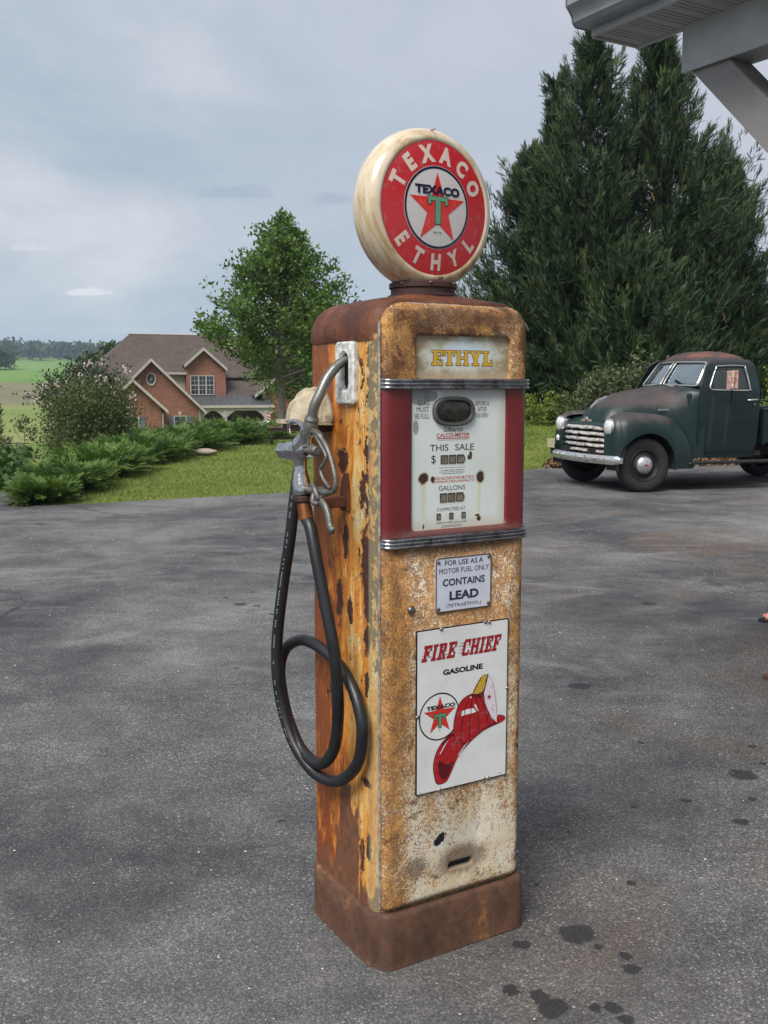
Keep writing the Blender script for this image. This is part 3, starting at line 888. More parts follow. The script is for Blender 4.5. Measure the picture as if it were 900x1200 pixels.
for z0, z1, xa in ((1.2137, 1.2345, .1348), (1.1229, 1.1444, .1334)):
    for k in range(3):
        a = xa + k * .0232; window(a, a + (.0205 if k < 2 else .0245), z0, z1, k == 2)
for xa in (.1244, .1603, .1958): window(xa, xa + .0115, 1.0815, 1.0968)
# sight window
def oval(cx, cz, rx, rz, y, n=40, p=2.6):
    return [(cx + rx * math.copysign(abs(math.cos(2 * PI * k / n)) ** (2 / p), math.cos(2 * PI * k / n)), y, cz + rz * math.copysign(abs(math.sin(2 * PI * k / n)) ** (2 / p), math.sin(2 * PI * k / n))) for k in range(n)]
o = MB().rings([oval(.1695, 1.3365, .059, .035, .008), oval(.1695, 1.3365, .0585, .0345, .001), oval(.1695, 1.3365, .056, .032, -.001), oval(.1695, 1.3365, .050, .027, -.0005), oval(.1695, 1.3365, .048, .0255, .006)]).build('sight_window', flat('grey_bezel', (.12, .12, .11), .5, .6, .3, 40), pump, smooth=40)
m, t, b = new_mat('sight_glass'); co = t.coord()
t.put(b.inputs['Base Color'], t.ramp(t.noise(45, 6, .7, co, 1), [(.4, (.008, .008, .008)), (.7, (.06, .05, .035))])); b.inputs['Roughness'].default_value = .12
MB().rings([oval(.1695, 1.3365, .0482, .0257, .0055), oval(.1695, 1.3365, .035, .017, .0035), oval(.1695, 1.3365, .015, .007, .003)], cap1=True).build('sight_glass', m, o, smooth=180)
# small vertical marks of screws
for x, z in ((.2967, 1.349),):
    MB().lathe([(0, -.0015), (.0018, -.001), (.0024, 0)], 8, Matrix.Translation((x, .0079, z)) @ Matrix.Rotation(-PI / 2, 4, 'X') @ Matrix.Scale(-1, 4, (0, 0, 1))).build('screw', M_screw, pump)

# LEAD plate
m, t, b = new_mat('plate_white'); co = t.coord(); X, Y, Z = t.sep(co)
col = t.ramp(t.noise(20, 5, .6, co), [(.3, (.50, .53, .62)), (.7, (.62, .64, .70))]); t.put(b.inputs['Base Color'], col); b.inputs['Roughness'].default_value = .3
plate = MB().rings([[(x, y, z) for x, z in rrect(.116, .279, .860, .992, .008, 4)] for y in (-.0004, -.0026)], cap1=True).build('lead_notice', m, pump, smooth=40)
rim = MB()
rim.rings([[(x, y, z) for x, z in rrect(.1175 + q, .2775 - q, .8615 + q, .9905 - q, max(.003, .0075 - q), 4)] for q, y in ((-.0015, -.0024), (-.0015, -.0034), (.0012, -.0034), (.0012, -.0024))])
rim.build('notice_rim', flat('plate_rim', (.09, .055, .04), .5, .3), plate)
navy = ink('navy_ink', (.018, .022, .06)); mb = MB()
for args in (('FOR USE AS A', .142, .2538, .9722, .9847, .01), ('MOTOR FUEL ONLY', .126, .2712, .9532, .9655, .0), ('CONTAINS', .136, .2593, .9226, .9402, .025), ('LEAD', .1559, .2413, .8876, .9094, .04), ('(TETRAETHYL)', .1465, .2488, .8680, .8785, .0)):
    fit_text(mb, *args[:5], -.0031, args[5])
sheet_obj(mb, 'lettering', navy, plate)


def screw(x, z, y, r=.0042, parent=None, mm=None):
    MT = Matrix.Translation((x, y, z)) @ Matrix.Rotation(PI / 2, 4, 'X')
    return MB().lathe([(r, 0), (r * .95, r * .35), (r * .6, r * .6), (.0001, r * .68)], 12, MT).build('screw', mm or M_screw, parent, smooth=60)


for x, z in ((.1245, .981), (.2705, .984), (.1245, .869), (.2705, .869)): screw(x, z, -.0026, .0045, plate)
lk = screw(.0495, .8755, -.0005, .010, pump, flat('lock_metal', (.2, .19, .18), .35, .9, .5, 80)); lk.name = 'door_lock'

# FIRE CHIEF sign: bowed enamel sheet
m, t, b = new_mat('sign_enamel'); co = t.coord()
t.put(b.inputs['Base Color'], t.ramp(t.noise(9, 6, .65, co), [(.3, (.60, .62, .60)), (.6, (.72, .73, .71))])); b.inputs['Roughness'].default_value = .22; b.inputs['Coat Weight'].default_value = .4
sx0, sx1, sz0, sz1 = .0625, .3335, .4185, .8235
sign = MB().rings([[(x, y, z) for x, z in rrect(sx0, sx1, sz0, sz1, .003, 2)] for y in (-.0005, -.004)], cap1=True).build('enamel_sign', flat('sign_edge', (.02, .012, .012), .4), pump)
MB().rings([[(x, y, z) for x, z in rrect(sx0 + q, sx1 - q, sz0 + q, sz1 - q, .002, 2)] for q, y in ((.0030, -.0039), (.0034, -.0046))], cap1=True).build('sign_face', m, sign)
ys_ = -.0049
dkr = ink('sign_red', (.36, .012, .016), .25); blk = ink('sign_black', (.012, .010, .012), .25); wht = ink('sign_white', (.72, .73, .72), .25); grn = ink('sign_green', (.10, .26, .15), .3); gld = ink('sign_gold', (.52, .33, .03), .3)
star_r = ink('star_red', (.55, .03, .02), .25); dred = ink('deep_red', (.10, .004, .008), .25)
mb = MB(); slab_text(mb, 'FIRE', .0765, .1695, .747, .7848, ys_ , .16, shear=.24, grow=.0009); slab_text(mb, 'CHIEF', .191, .302, .747, .7855, ys_, .16, shear=.24, grow=.0009)
for (x0, z) in ((.072, .7545), (.0775, .762), (.081, .770), (.084, .777), (.183, .7545), (.185, .7625), (.181, .7715), (.186, .7785)):
    poly(mb, [(x0 - .004, z), (x0 + .016, z - .0009), (x0 + .016, z + .0011)], ys_ - .0002)
for k, x0 in enumerate((.096, .110, .131, .143, .216, .226, .243, .254, .271, .285)):
    z = .757 + .009 * (k % 3); poly(mb, [(x0 - .007, z), (x0 + .008, z - .0009), (x0 + .008, z + .0011)], ys_ - .0002)
sheet_obj(mb, 'lettering_outline', dred, sign)
mb = MB(); slab_text(mb, 'FIRE', .0765, .1695, .747, .7848, ys_ - .0003, .16, shear=.24); slab_text(mb, 'CHIEF', .191, .302, .747, .7855, ys_ - .0003, .16, shear=.24)
sheet_obj(mb, 'lettering', dkr, sign)
mb = MB(); fit_text(mb, 'GASOLINE', .1375, .2554, .7060, .7201, ys_, .05)
disc(mb, .1284, .606, .0555, .0590, ys_ )
fit_text(mb, 'ST', .0702, .078, .4235, .4255, ys_); fit_text(mb, 'USA', .306, .318, .4262, .428, ys_)
sheet_obj(mb, 'black_lettering', blk, sign)
mb = MB(); star(mb, .1295, .6075, .0485, ys_ - .0001); sheet_obj(mb, 'star', star_r, sign)
mb = MB(); fit_text(mb, 'TEXACO', .0908, .1738, .6250, .6355, ys_ - .0004, .05); 
for q in (R_(.1135, .603, .1455, .6135), R_(.1245, .577, .1345, .604), R_(.1125, .598, .119, .6135), R_(.140, .598, .1465, .6135)): poly(mb, q, ys_ - .0004 + 1e-5 * q[0][0])
fit_text(mb, 'R', .1275, .1305, .5695, .573, ys_ - .0004)
sheet_obj(mb, 'emblem_lettering', blk, sign)
mb = MB()
for k, q in enumerate((R_(.1145, .6055, .1445, .6125), R_(.1255, .578, .1335, .6058), R_(.1135, .5992, .118, .6126), R_(.141, .5992, .1455, .6126))): poly(mb, q, ys_ - .0007 - k * 2e-5)
sheet_obj(mb, 'green_initial', grn, sign)
# the helmet
brim = [(.1184, .446), (.1122, .4808), (.1179, .5111), (.1335, .5356), (.1539, .5515), (.1722, .56), (.19, .55), (.2403, .5518), (.2952, .5682), (.3022, .5792), (.3130, .5775), (.3218, .5738), (.3254, .5671), (.3172, .5604),
        (.3, .5575), (.2832, .5542), (.2451, .5429), (.2123, .5209), (.1891, .5014), (.1754, .4802), (.164, .4585), (.1527, .4409), (.1367, .4363), (.125, .438)]
def smooth2(P, n=5):
    Q = spline([(p[0], 0, p[1]) for p in P + [P[0]]], n)[:-1]; return [(q.x, q.z) for q in Q]
def grow(P, d):
    cx = sum(p[0] for p in P) / len(P); cz = sum(p[1] for p in P) / len(P)
    return [(p[0] + (p[0] - cx) / math.hypot(p[0] - cx, p[1] - cz) * d, p[1] + (p[1] - cz) / math.hypot(p[0] - cx, p[1] - cz) * d) for p in P]
crown = [(.1710, .555), (.1712, .575), (.1742, .5951), (.1831, .6212), (.1992, .6382), (.2224, .6455), (.2450, .6440), (.2600, .6366), (.2640, .6163), (.2781, .5773), (.2952, .5642), (.2703, .556), (.2403, .5418), (.2216, .5312), (.2005, .5271), (.1795, .533)]
mb = MB(); poly(mb, smooth2(grow(brim, .0022), 3), ys_ - .0001); sheet_obj(mb, 'brim_outline', dred, sign)
mb = MB(); poly(mb, smooth2(brim, 3), ys_ - .0003); sheet_obj(mb, 'helmet_brim', dkr, sign)
mb = MB(); poly(mb, smooth2([(.1250, .4921), (.1339, .4923), (.1423, .4867), (.1523, .4817), (.1651, .4858), (.1701, .480), (.1617, .463), (.1503, .4474), (.1366, .4482), (.1264, .4661)], 3), ys_ - .0005)
poly(mb, smooth2([(.186, .500), (.2123, .5240), (.2451, .5429), (.2832, .5542), (.306, .5585), (.3, .561), (.2732, .5560), (.2403, .545), (.2123, .533), (.198, .520)], 3), ys_ - .0007)
poly(mb, [(.1335, .5356), (.1539, .5515), (.1722, .56), (.1760, .556), (.158, .5475), (.140, .534)], ys_ - .0005)
sheet_obj(mb, 'helmet_shade_print', dred, sign)
mb = MB(); poly(mb, smooth2(grow(crown, .0028), 2), ys_ - .0009); sheet_obj(mb, 'crown_outline', dred, sign)
mb = MB(); poly(mb, smooth2(crown, 2), ys_ - .0011); sheet_obj(mb, 'helmet_crown', dkr, sign)
mb = MB()
for pts in ([(.2224, .6455), (.205, .62), (.196, .59), (.192, .56), (.190, .531)], [(.2260, .6455), (.221, .62), (.218, .585), (.217, .555), (.216, .531)], [(.232, .645), (.238, .62), (.243, .59), (.245, .56), (.244, .545)], [(.24, .643), (.256, .62), (.266, .59), (.272, .57), (.277, .557)]):
    L = [(p.x, p.z) for p in spline([(q[0], 0, q[1]) for q in pts], 4)]
    poly(mb, [(x - .0013, z) for x, z in L] + [(x + .0013, z) for x, z in reversed(L)], ys_ - .0013)
sheet_obj(mb, 'crown_ribs', dred, sign)
mb = MB()
for P in ([(.1920, .5960), (.1928, .6085), (.2000, .6105), (.2005, .5975)], [(.2030, .5980), (.2030, .6110), (.2190, .6110), (.2190, .5985)], [(.2210, .5985), (.2215, .6115), (.2290, .6105), (.2360, .6010), (.2300, .5990)],
          [(.2290, .6180), (.2340, .6205), (.2440, .5990), (.2380, .6050)], [(.2160, .6395), (.2190, .6425), (.2225, .6395), (.2190, .6370)], [(.182, .50), (.185, .50), (.205, .520), (.215, .530), (.200, .519)], [(.128, .512), (.131, .512), (.148, .536), (.156, .545), (.143, .534)]): poly(mb, P, ys_ - .0015)
sheet_obj(mb, 'helmet_gleam', wht, sign)
mb = MB(); poly(mb, [(.2224, .6440), (.2300, .6600), (.2478, .6849), (.2590, .6910), (.2720, .6900), (.2690, .668), (.2650, .645), (.2600, .6330), (.24, .636)], ys_ - .0015); sheet_obj(mb, 'eagle_shadow', dred, sign)
mb = MB(); poly(mb, [(.2240, .6476), (.2300, .652), (.2330, .6606), (.2380, .664), (.2420, .674), (.2470, .677), (.2500, .6839), (.2590, .6904), (.2680, .689), (.2630, .676), (.2615, .662), (.2540, .649), (.2400, .645)], ys_ - .0017); sheet_obj(mb, 'gold_crest', gld, sign)
sh = [(.2715, .6882), (.2770, .681), (.2834, .6688), (.2900, .642), (.2950, .6147), (.2980, .585), (.2991, .5615), (.2900, .572), (.2804, .5829), (.2700, .602), (.2620, .62), (.2589, .6446), (.2647, .6634)]
mb = MB(); poly(mb, grow(sh, .0013), ys_ - .0018); sheet_obj(mb, 'shield_outline', dred, sign)
mb = MB(); poly(mb, sh, ys_ - .0020); sheet_obj(mb, 'helmet_shield', ink('shield_white', (.68, .62, .66)), sign)
mb = MB(); star(mb, .2745, .6320, .0085, ys_ - .0023, 80)
for q in ((.284, .66), (.279, .655), (.2865, .61), (.288, .595), (.282, .60)): poly(mb, [(q[0] - .0015, q[1]), (q[0] + .001, q[1] - .002), (q[0] + .0016, q[1] + .002)], ys_ - .0023)
sheet_obj(mb, 'shield_star', dkr, sign)
chrome_s = flat('grommet', (.3, .27, .24), .4, .8, .5, 80)
for x, z in ((.132, .8205), (.262, .8220), (.274, .8205), (.130, .4215), (.262, .4235), (.276, .4225), (.331, .645), (.065, .615)): screw(x, z, -.0045, .0048, sign, chrome_s)

# ------------------------------------------------------------------ globe
GC = Vector((.1835, .163, 1.8165))
gl_e = Matrix.Translation(GC) @ Matrix.Rotation(math.radians(4), 4, 'Z')
m, t, b = new_mat('yellowed_opal_glass'); co = t.coord()
lo_ = t.coord(loc=tuple(-GC))
n = t.math('ADD', t.math('MULTIPLY', t.noise(1, 6, .65, t.coord(scale=(9, 30, 5)), 1.4), .75), t.math('MULTIPLY', t.noise(30, 5, .7, co), .25))
lowz = t.step(t.sep(co)[2], 1.84, 1.66)
n = t.math('ADD', n, t.math('MULTIPLY', lowz, .1))
t.put(b.inputs['Base Color'], t.ramp(n, [(.36, (.66, .60, .48)), (.50, (.60, .51, .37)), (.60, (.49, .37, .22)), (.70, (.33, .21, .10))]))
b.inputs['Roughness'].default_value = .22; b.inputs['Subsurface Weight'].default_value = .1; b.inputs['Subsurface Radius'].default_value = (.02, .012, .006); b.inputs['Coat Weight'].default_value = .4
prof = [(r_ * 1.052, h_ * .80) for r_, h_ in [(.1485, -.058), (.152, -.0605), (.157, -.0600), (.164, -.0555), (.171, -.047), (.177, -.033), (.1805, -.015), (.1815, 0), (.1805, .015), (.177, .033), (.171, .047), (.164, .0555), (.157, .060), (.152, .0605), (.1485, .058)]]
globe = MB().lathe(prof, 72, gl_e @ Matrix.Rotation(-PI / 2, 4, 'X')).build('globe_ring', m, pump, smooth=60)


def lens(y0, sg, nm):
    """one domed face with its printed decoration on the outside"""
    L = MB()
    L.lathe([(.1575, y0 - sg * 0), (.14, y0 + sg * .004), (.10, y0 + sg * .008), (.05, y0 + sg * .0105), (.0001, y0 + sg * .011)], 64, gl_e @ Matrix.Rotation(-PI / 2, 4, 'X'))
    return L


def domed(mb, sg, y0, lift):
    """push flat lettering onto the dome and place it in the globe's frame"""
    out = []
    for p in mb.v:
        r = math.hypot(p[0], p[2]); k9 = .991; r *= k9; p = (p[0] * k9, p[1], p[2] * k9); h = .011 * (1 - (r / .156) ** 2)
        q = Vector((p[0] * (1 if sg < 0 else -1), y0 + sg * (h + lift) + p[1], p[2]))
        out.append(tuple(gl_e @ q))
    mb.v = out; return mb


g_red = ink('globe_red', (.47, .020, .026), .22); g_wht = ink('globe_white', (.56, .53, .52), .25); g_let = ink('globe_cream', (.62, .50, .42), .3); g_navy = ink('globe_navy', (.010, .012, .035), .2); g_star = ink('globe_star', (.60, .03, .022), .22); g_grn = ink('globe_green', (.11, .30, .17), .3)
def subdisc(mb, r0, r1, n=72, k=6):
    for i in range(k): disc(mb, 0, 0, r0 + (r1 - r0) * i / k, r0 + (r1 - r0) * (i + 1) / k, 0, n)
for sg, y0 in ((-1, -.0468), (1, .0468)):
    L = MB(); subdisc(L, .0001, .0975, k=5)
    face = domed(L, sg, y0, 0).build('globe_face', g_wht, pump, smooth=180, fix=False)
    L = MB(); subdisc(L, .0975, .1572, k=5); sheet_obj(domed(L, sg, y0, .0), 'red_band', g_red, face).data.shade_smooth()
    L = MB(); subdisc(L, .0905, .0965, k=1); sheet_obj(domed(L, sg, y0, .0004), 'navy_ring', g_navy, face)
    L = MB(); arc_text(L, 'TEXACO', [153.5, 128.5, 103, 77, 52, 26.5], .1265, .0425, 0, .06); arc_text(L, 'ETHYL', [218, 244.5, 270, 295.5, 321.5], .1275, .0395, 0, .05, flip=True)
    sheet_obj(domed(L, sg, y0, .0006), 'ring_lettering', g_let, face)
    L = MB(); star(L, 0, -.004, .0865, 0)
    bm = bmesh.new(); me_ = L.mesh('x', False); bm.from_mesh(me_); bmesh.ops.subdivide_edges(bm, edges=bm.edges, cuts=4, use_grid_fill=True)
    L = MB(); L.add([tuple(v_.co) for v_ in bm.verts], [tuple(v_.index for v_ in f_.verts) for f_ in bm.faces]); bm.free()
    sheet_obj(domed(L, sg, y0, .0006), 'star', g_star, face)
    L = MB(); fit_text(L, 'TEXACO', -.0670, .0670, .0290, .0505, 0, .055)
    sheet_obj(domed(L, sg, y0, .0014), 'name_lettering', g_navy, face)
    L = MB()
    for k, q in enumerate((R_(-.0300, .0135, .0300, .0265), R_(-.0095, -.040, .0095, .0140), R_(-.0310, .0050, -.0195, .0265), R_(.0195, .0050, .0310, .0265))): poly(L, q, -sg * -1e-5 * k)
    sheet_obj(domed(L, sg, y0, .0011), 'initial_outline', g_navy, face)
    L = MB()
    for k, q in enumerate((R_(-.0285, .0153, .0285, .0250), R_(-.0078, -.0385, .0078, .0154), R_(-.0293, .0066, -.0213, .0250), R_(.0213, .0066, .0293, .0250))): poly(L, q, -sg * -1e-5 * k)
    sheet_obj(domed(L, sg, y0, .0015), 'green_initial', g_grn, face)
    L = MB(); fit_text(L, 'REG. T.M.', -.012, .012, -.0600, -.0565, 0, .03); sheet_obj(domed(L, sg, y0, .0012), 'fine_lettering', g_navy, face)
# clamp screw and lip at top and bottom
MB().tube([gl_e @ Vector((.006 * math.sin(s_ * 1.3) - .01, -.058 + s_ * .02, .178 + .006 * math.sin(min(1, s_ / 3) * PI / 2))) for s_ in np.linspace(0, 3, 10)], .0016, 6).build('globe_clip', flat('clip_wire', (.3, .2, .13), .5, .5), pump)
MB().ball(gl_e @ Vector((0.01, -.058, -.162)), .005).build('clamp_screw', M_screw, pump, smooth=180)
# collar
MB().lathe([(.080, 1.600), (.086, 1.608), (.086, 1.613), (.079, 1.616), (.079, 1.628), (.083, 1.631), (.083, 1.642), (.076, 1.646), (.05, 1.646)], 40, Matrix.Translation((GC.x, GC.y, 0))).build('globe_collar', M_neckm, pump, smooth=40)
for a in (200, 250, 300): screw(GC.x, 0, 0) if False else MB().ball((GC.x + .083 * math.cos(math.radians(a)), GC.y + .083 * math.sin(math.radians(a)), 1.639), .004, 8, 6).build('collar_bolt', M_screw, pump, smooth=180)

# ------------------------------------------------------------------ side fittings (side plane x = -.034)
SXP = -.0362
# nozzle port
def yz(x, P): return [(x, y, z) for y, z in P]
prt = MB()
O1 = rrect(.098, .186, 1.353, 1.498, .010, 5); I1 = rrect(.122, .160, 1.385, 1.472, .019, 5); I0 = rrect(.118, .164, 1.380, 1.477, .022, 5)
prt.rings([yz(SXP + .004, O1), yz(SXP - .010, O1), yz(SXP - .014, rrect(.102, .182, 1.357, 1.494, .009, 5)), yz(SXP - .014, I0), yz(SXP - .009, I1), yz(SXP - .0005, I1)])
prt.build('nozzle_port', M_port, pump, smooth=40)
MB().rings([yz(SXP - .0008, rrect(.120, .162, 1.383, 1.474, .02, 5))], cap1=True).build('port_opening', M_void, pump)
# hood casting
hd = MB(); R = []
cy, cz = .300, 1.308
for i in range(13):
    ph = .5 * PI * i / 12      # from the cabinet outward
    rx = .080 * math.sin(ph); k_ = math.cos(ph)
    st_ = 1 + .07 * (1 if i in (3, 4, 7, 8) else 0)
    R.append([(SXP - rx, cy - .082 * k_ * st_ * math.cos(PI * k / 20), cz + .084 * k_ * st_ * math.sin(PI * k / 20)) for k in range(21)])
hd.rings(R, closed=False)
hd.rings([[(SXP - rx_, cy - a_ * math.cos(PI * k / 20), cz + a_ * .97 * math.sin(PI * k / 20)) for k in range(21)] for rx_, a_ in ((.0, .088), (.010, .088), (.012, .082), (.028, .079), (.033, .072))], closed=False)
hd.box(SXP - .076, SXP, cy - .085, cy + .085, cz - .006, cz + .004)
hd.build('side_hood', M_boot, pump, smooth=50, solid=.003)
fl_ = MB(); fl_.box(SXP - .030, SXP + .002, .215, .262, 1.300, 1.330); fl_.build('hood_flange', M_boot, pump, bevel=.006)
MB().box(SXP - .066, SXP + .01, .235, .37, 1.285, 1.303).build('outlet_block', M_neckm, pump, bevel=.004)
# hook bracket
hk = MB(); hk.box(SXP - .006, SXP + .001, .135, .18, 1.098, 1.152); hk.prism([(SXP - .006, .137, 1.15), (SXP - .006, .178, 1.15), (SXP - .006, .172, 1.168), (SXP - .006, .160, 1.19), (SXP - .006, .142, 1.19)], (.006, 0, 0))
hk.box(SXP - .062, SXP - .005, .145, .172, 1.108, 1.134)
hk.tube(spline([(SXP - .06, .158, 1.121), (SXP - .075, .158, 1.123), (SXP - .082, .160, 1.135), (SXP - .084, .161, 1.15)], 5), .008, 8)
hk.build('nozzle_hook', M_hook, pump, smooth=40, bevel=.002)

# nozzle, hanging spout up in the port
NX = -.130
nz_ = M_nickel
sp = MB(); sp.tube(spline([(-.036, .143, 1.457), (-.058, .143, 1.448), (-.079, .142, 1.430), (-.098, .140, 1.406), (-.113, .139, 1.378), (-.126, .143, 1.35), (-.130, .150, 1.318)], 6), [.0110] * 10 + [.0122] * 27, 14)
noz = sp.build('nozzle_spout', M_spout, pump, smooth=60)
MB().tube([(-.1295, .149, 1.326), (-.130, .151, 1.318), (-.130, .152, 1.314), (-.130, .155, 1.306), (-.130, .160, 1.294)], [.0145, .0175, .0155, .0185, .0185], 14).build('spout_nut', M_alum, pump, smooth=30)
body = MB()
body.tube(spline([(NX, .160, 1.302), (NX, .172, 1.284), (NX, .190, 1.262), (NX, .205, 1.243), (NX, .211, 1.218), (NX, .211, 1.192), (NX, .207, 1.164), (NX, .203, 1.146), (NX, .200, 1.134)], 4),
          [.018, .0195, .020, .020, .0195, .020, .022, .024, .026, .027, .027, .026, .023, .020, .0175, .0165, .016, .0155, .0155, .016, .0165, .018, .0195, .021, .022, .023, .023, .0235, .0235, .023, .022, .021, .019], 20)
body.build('nozzle_body', nz_, pump, smooth=180)
vb = MB(); vb.tube([(NX, .165, 1.247), (NX, .185, 1.245), (NX, .250, 1.240), (NX, .268, 1.238), (NX, .271, 1.238)], [.018, .0235, .0245, .0235, .020], 18)
vb.build('valve_housing', nz_, pump, smooth=40)
vb = MB(); vb.lathe([(.0001, .0), (.019, 0), (.0215, .003), (.0215, .040), (.019, .043), (.0001, .043)], 6, Matrix.Translation((NX, .270, 1.238)) @ Matrix.Rotation(-PI / 2, 4, 'X')); vb.build('valve_cap', nz_, pump, bevel=.0015)
MB().tube([(NX, .18, 1.245), (NX, .148, 1.246), (NX, .144, 1.246), (NX, .126, 1.247), (NX, .122, 1.247)], [.008, .008, .0125, .0125, .009], 12).build('valve_stem', M_alum, pump, smooth=40)
# knuckle ring at the top left and bosses
MB().tube(spline([(NX - .005, .185, 1.300), (NX - .008, .208, 1.311), (NX - .010, .236, 1.310), (NX - .008, .254, 1.296), (NX - .006, .256, 1.282)], 5), [.0062] * 21, 10).build('hang_ring', nz_, pump, smooth=60)
# guard and lever
MB().tube(spline([(NX, .160, 1.290), (NX, .130, 1.290), (NX, .100, 1.276), (NX, .066, 1.248), (NX, .038, 1.200), (NX, .036, 1.168), (NX, .060, 1.156), (NX, .115, 1.153), (NX, .195, 1.152)], 6), [.0085] * 12 + [.0058] * 26 + [.0085] * 10 + [.009], 8).build('lever_guard', M_alum, pump, smooth=60)
MB().tube(spline([(NX - .004, .125, 1.283), (NX - .004, .098, 1.262), (NX - .004, .072, 1.238), (NX - .004, .082, 1.220), (NX - .004, .100, 1.206), (NX - .004, .086, 1.185), (NX - .004, .052, 1.166)], 6), .0042, 8).build('trigger_lever', M_alum, pump, smooth=60)
# knotted rag-like grip tail at the bottom of the lever
kn = MB()
kn.tube(spline([(NX - .012, .126, 1.170), (NX - .014, .106, 1.156), (NX - .010, .098, 1.140), (NX + .006, .104, 1.150), (NX + .010, .120, 1.158), (NX, .134, 1.150), (NX - .010, .128, 1.132), (NX - .010, .114, 1.126), (NX, .104, 1.132)], 5), .0068, 8)
kn.tube(spline([(NX - .004, .120, 1.134), (NX - .004, .100, 1.134), (NX - .004, .078, 1.122), (NX - .004, .064, 1.102), (NX - .004, .056, 1.080), (NX - .004, .040, 1.068)], 5), [.009] * 4 + [.010] * 18 + [.0105] * 3 + [.006], 10, sx=.7)
kn.build('latch_tail', M_alum, pump, smooth=60)
MB().lathe([(.018, 1.137), (.0225, 1.134), (.0225, 1.124), (.018, 1.120), (.0165, 1.114)], 20, Matrix.Translation((NX, .198, 0))).build('hose_swivel', M_neckm, pump, smooth=30)
MB().tube([(NX, .197, 1.121), (NX, .193, 1.108), (NX, .1925, 1.107), (NX, .191, 1.104), (NX, .184, 1.084), (NX, .1830, 1.080)], [.0165, .0165, .0185, .0175, .018, .0175], 18).build('brass_coupling', M_brass, pump, smooth=40)
HP = [(-.13, .1825, 1.082), (-.13, .160, 1.06), (-.13, .132, .993), (-.122, .101, .881), (-.112, .078, .775), (-.102, .083, .674), (-.092, .103, .588), (-.091, .131, .515), (-.1, .184, .470), (-.11, .261, .482), (-.118, .318, .543), (-.118, .361, .617), (-.11, .384, .675), (-.1, .363, .725),
      (-.09, .296, .757), (-.078, .225, .754), (-.068, .142, .728), (-.064, .084, .689), (-.064, .045, .641), (-.064, .032, .585), (-.066, .055, .504), (-.078, .127, .441), (-.1, .206, .438), (-.12, .272, .486), (-.13, .320, .558), (-.14, .337, .655), (-.14, .337, .754), (-.13, .319, .896),
      (-.12, .297, 1.015), (-.11, .284, 1.131), (-.098, .280, 1.204), (-.085, .276, 1.26), (-.070, .29, 1.295)]
hose = MB().tube(spline(HP, 7), .0145, 16).build('hose', M_hose, pump, smooth=180)
# pale moulded lettering streak running along the hose
pts = spline(HP, 7); st_m = ink('hose_print', (.22, .23, .24), .5); mk = MB(); rs = random.Random(2)
for i in list(range(160, 222)):
    if rs.random() < .6:
        a = pts[i]; d_ = (pts[i + 1] - a); side = Vector((-.83, -.55, 0)).normalized(); up_ = d_.normalized(); w_ = side.cross(up_).normalized()
        for q in range(3):
            if rs.random() < .35: continue
            s0 = a + d_ * (q / 3) + side * .01465; s1 = s0 + d_ * .2
            mk.add([s0 - w_ * .0016, s0 + w_ * .0016, s1 + w_ * .0016, s1 - w_ * .0016], [(0, 1, 2, 3)])
sheet_obj(mk, 'hose_print', st_m, hose)

# ================================================================== PORCH CORNER (same bearing as the pump)
M_white = flat('painted_trim', (.43, .45, .46), .5, 0, .16, 5, bumpv=.15)  # albedo lowered, some of the eave's dim light is in the colour
M_dim_white = flat('dimmed_white_paint', (.25, .235, .23), .55, 0, .16, 5, bumpv=.15)  # brace, post and ceiling greyed: under-eave dimness put into the colour
M_gutter = flat('gutter_aluminium', (.34, .36, .38), .35, .5, .12, 5)
M_shing = flat('dark_shingles', (.07, .065, .06), .9, 0, .4, 30)
m, t, b = new_mat('perforated_soffit'); co = t.coord(); X, Y, Z = t.sep(co)
ch = t.voro(75, t.coord(scale=(1, .62, 1)), rand=0)
pan = t.math('ABSOLUTE', t.math('SUBTRACT', t.math('FRACT', t.math('MULTIPLY', Y, 1 / .1)), .5))
hole_ = t.math('MULTIPLY', t.step(ch, .40, .30), t.step(pan, .40, .36))
t.put(b.inputs['Base Color'], t.mix(hole_, (.42, .42, .43), (.05, .05, .055))); b.inputs['Roughness'].default_value = .6
bump(t, b, t.math('SUBTRACT', 1, hole_), .4, .003)
M_soff = m
porch = empty('porch_corner', (0, 0, 0), TH, 'white porch eave corner with gutter, perforated soffit, beam and diagonal brace overhead', 'porch')
U0, U1, V1 = 2.525, 2.735, 2.822
for k in range(14):
    v1 = V1 - .001 - k * .30; v0 = v1 - .298
    MB().box(U0 + .004, U1 - .002, v0, v1, 2.603, 2.612).build('soffit_panel', M_soff, porch, bevel=.002)
MB().box(U0 - .012, U0 + .003, -1.4, V1, 2.597, 2.718).build('fascia', M_white, porch, bevel=.002)
MB().box(U0 + .003, U1, V1, V1 + .012, 2.597, 2.74).build('end_fascia', M_white, porch, bevel=.002)
MB().box(U1 - .002, U1 + .010, 2.56, V1 + .012, 2.595, 2.74).build('return_board', M_white, porch, bevel=.002)
gp = [(0, 2.592), (-.055, 2.592), (-.070, 2.606), (-.074, 2.625), (-.086, 2.640), (-.100, 2.655), (-.102, 2.685), (-.092, 2.690)]
gp = [(U0 - .014 + a_, z + .030) for a_, z in gp] + [(U0 - .014, 2.720)]
MB().prism([(x, V1 + .010, z) for x, z in gp], (0, -4.2, 0)).build('gutter', M_gutter, porch, smooth=30)
for vv in (V1 + .004, ): MB().prism([(x - .002 if x < U0 - .02 else x + .0, vv + .009, z - .002) for x, z in gp], (0, .004, 0)).build('gutter_end_cap', M_gutter, porch)
MB().box(2.735, 2.87, -1.4, 2.598, 2.458, 2.612).build('beam', M_white, porch, bevel=.003)
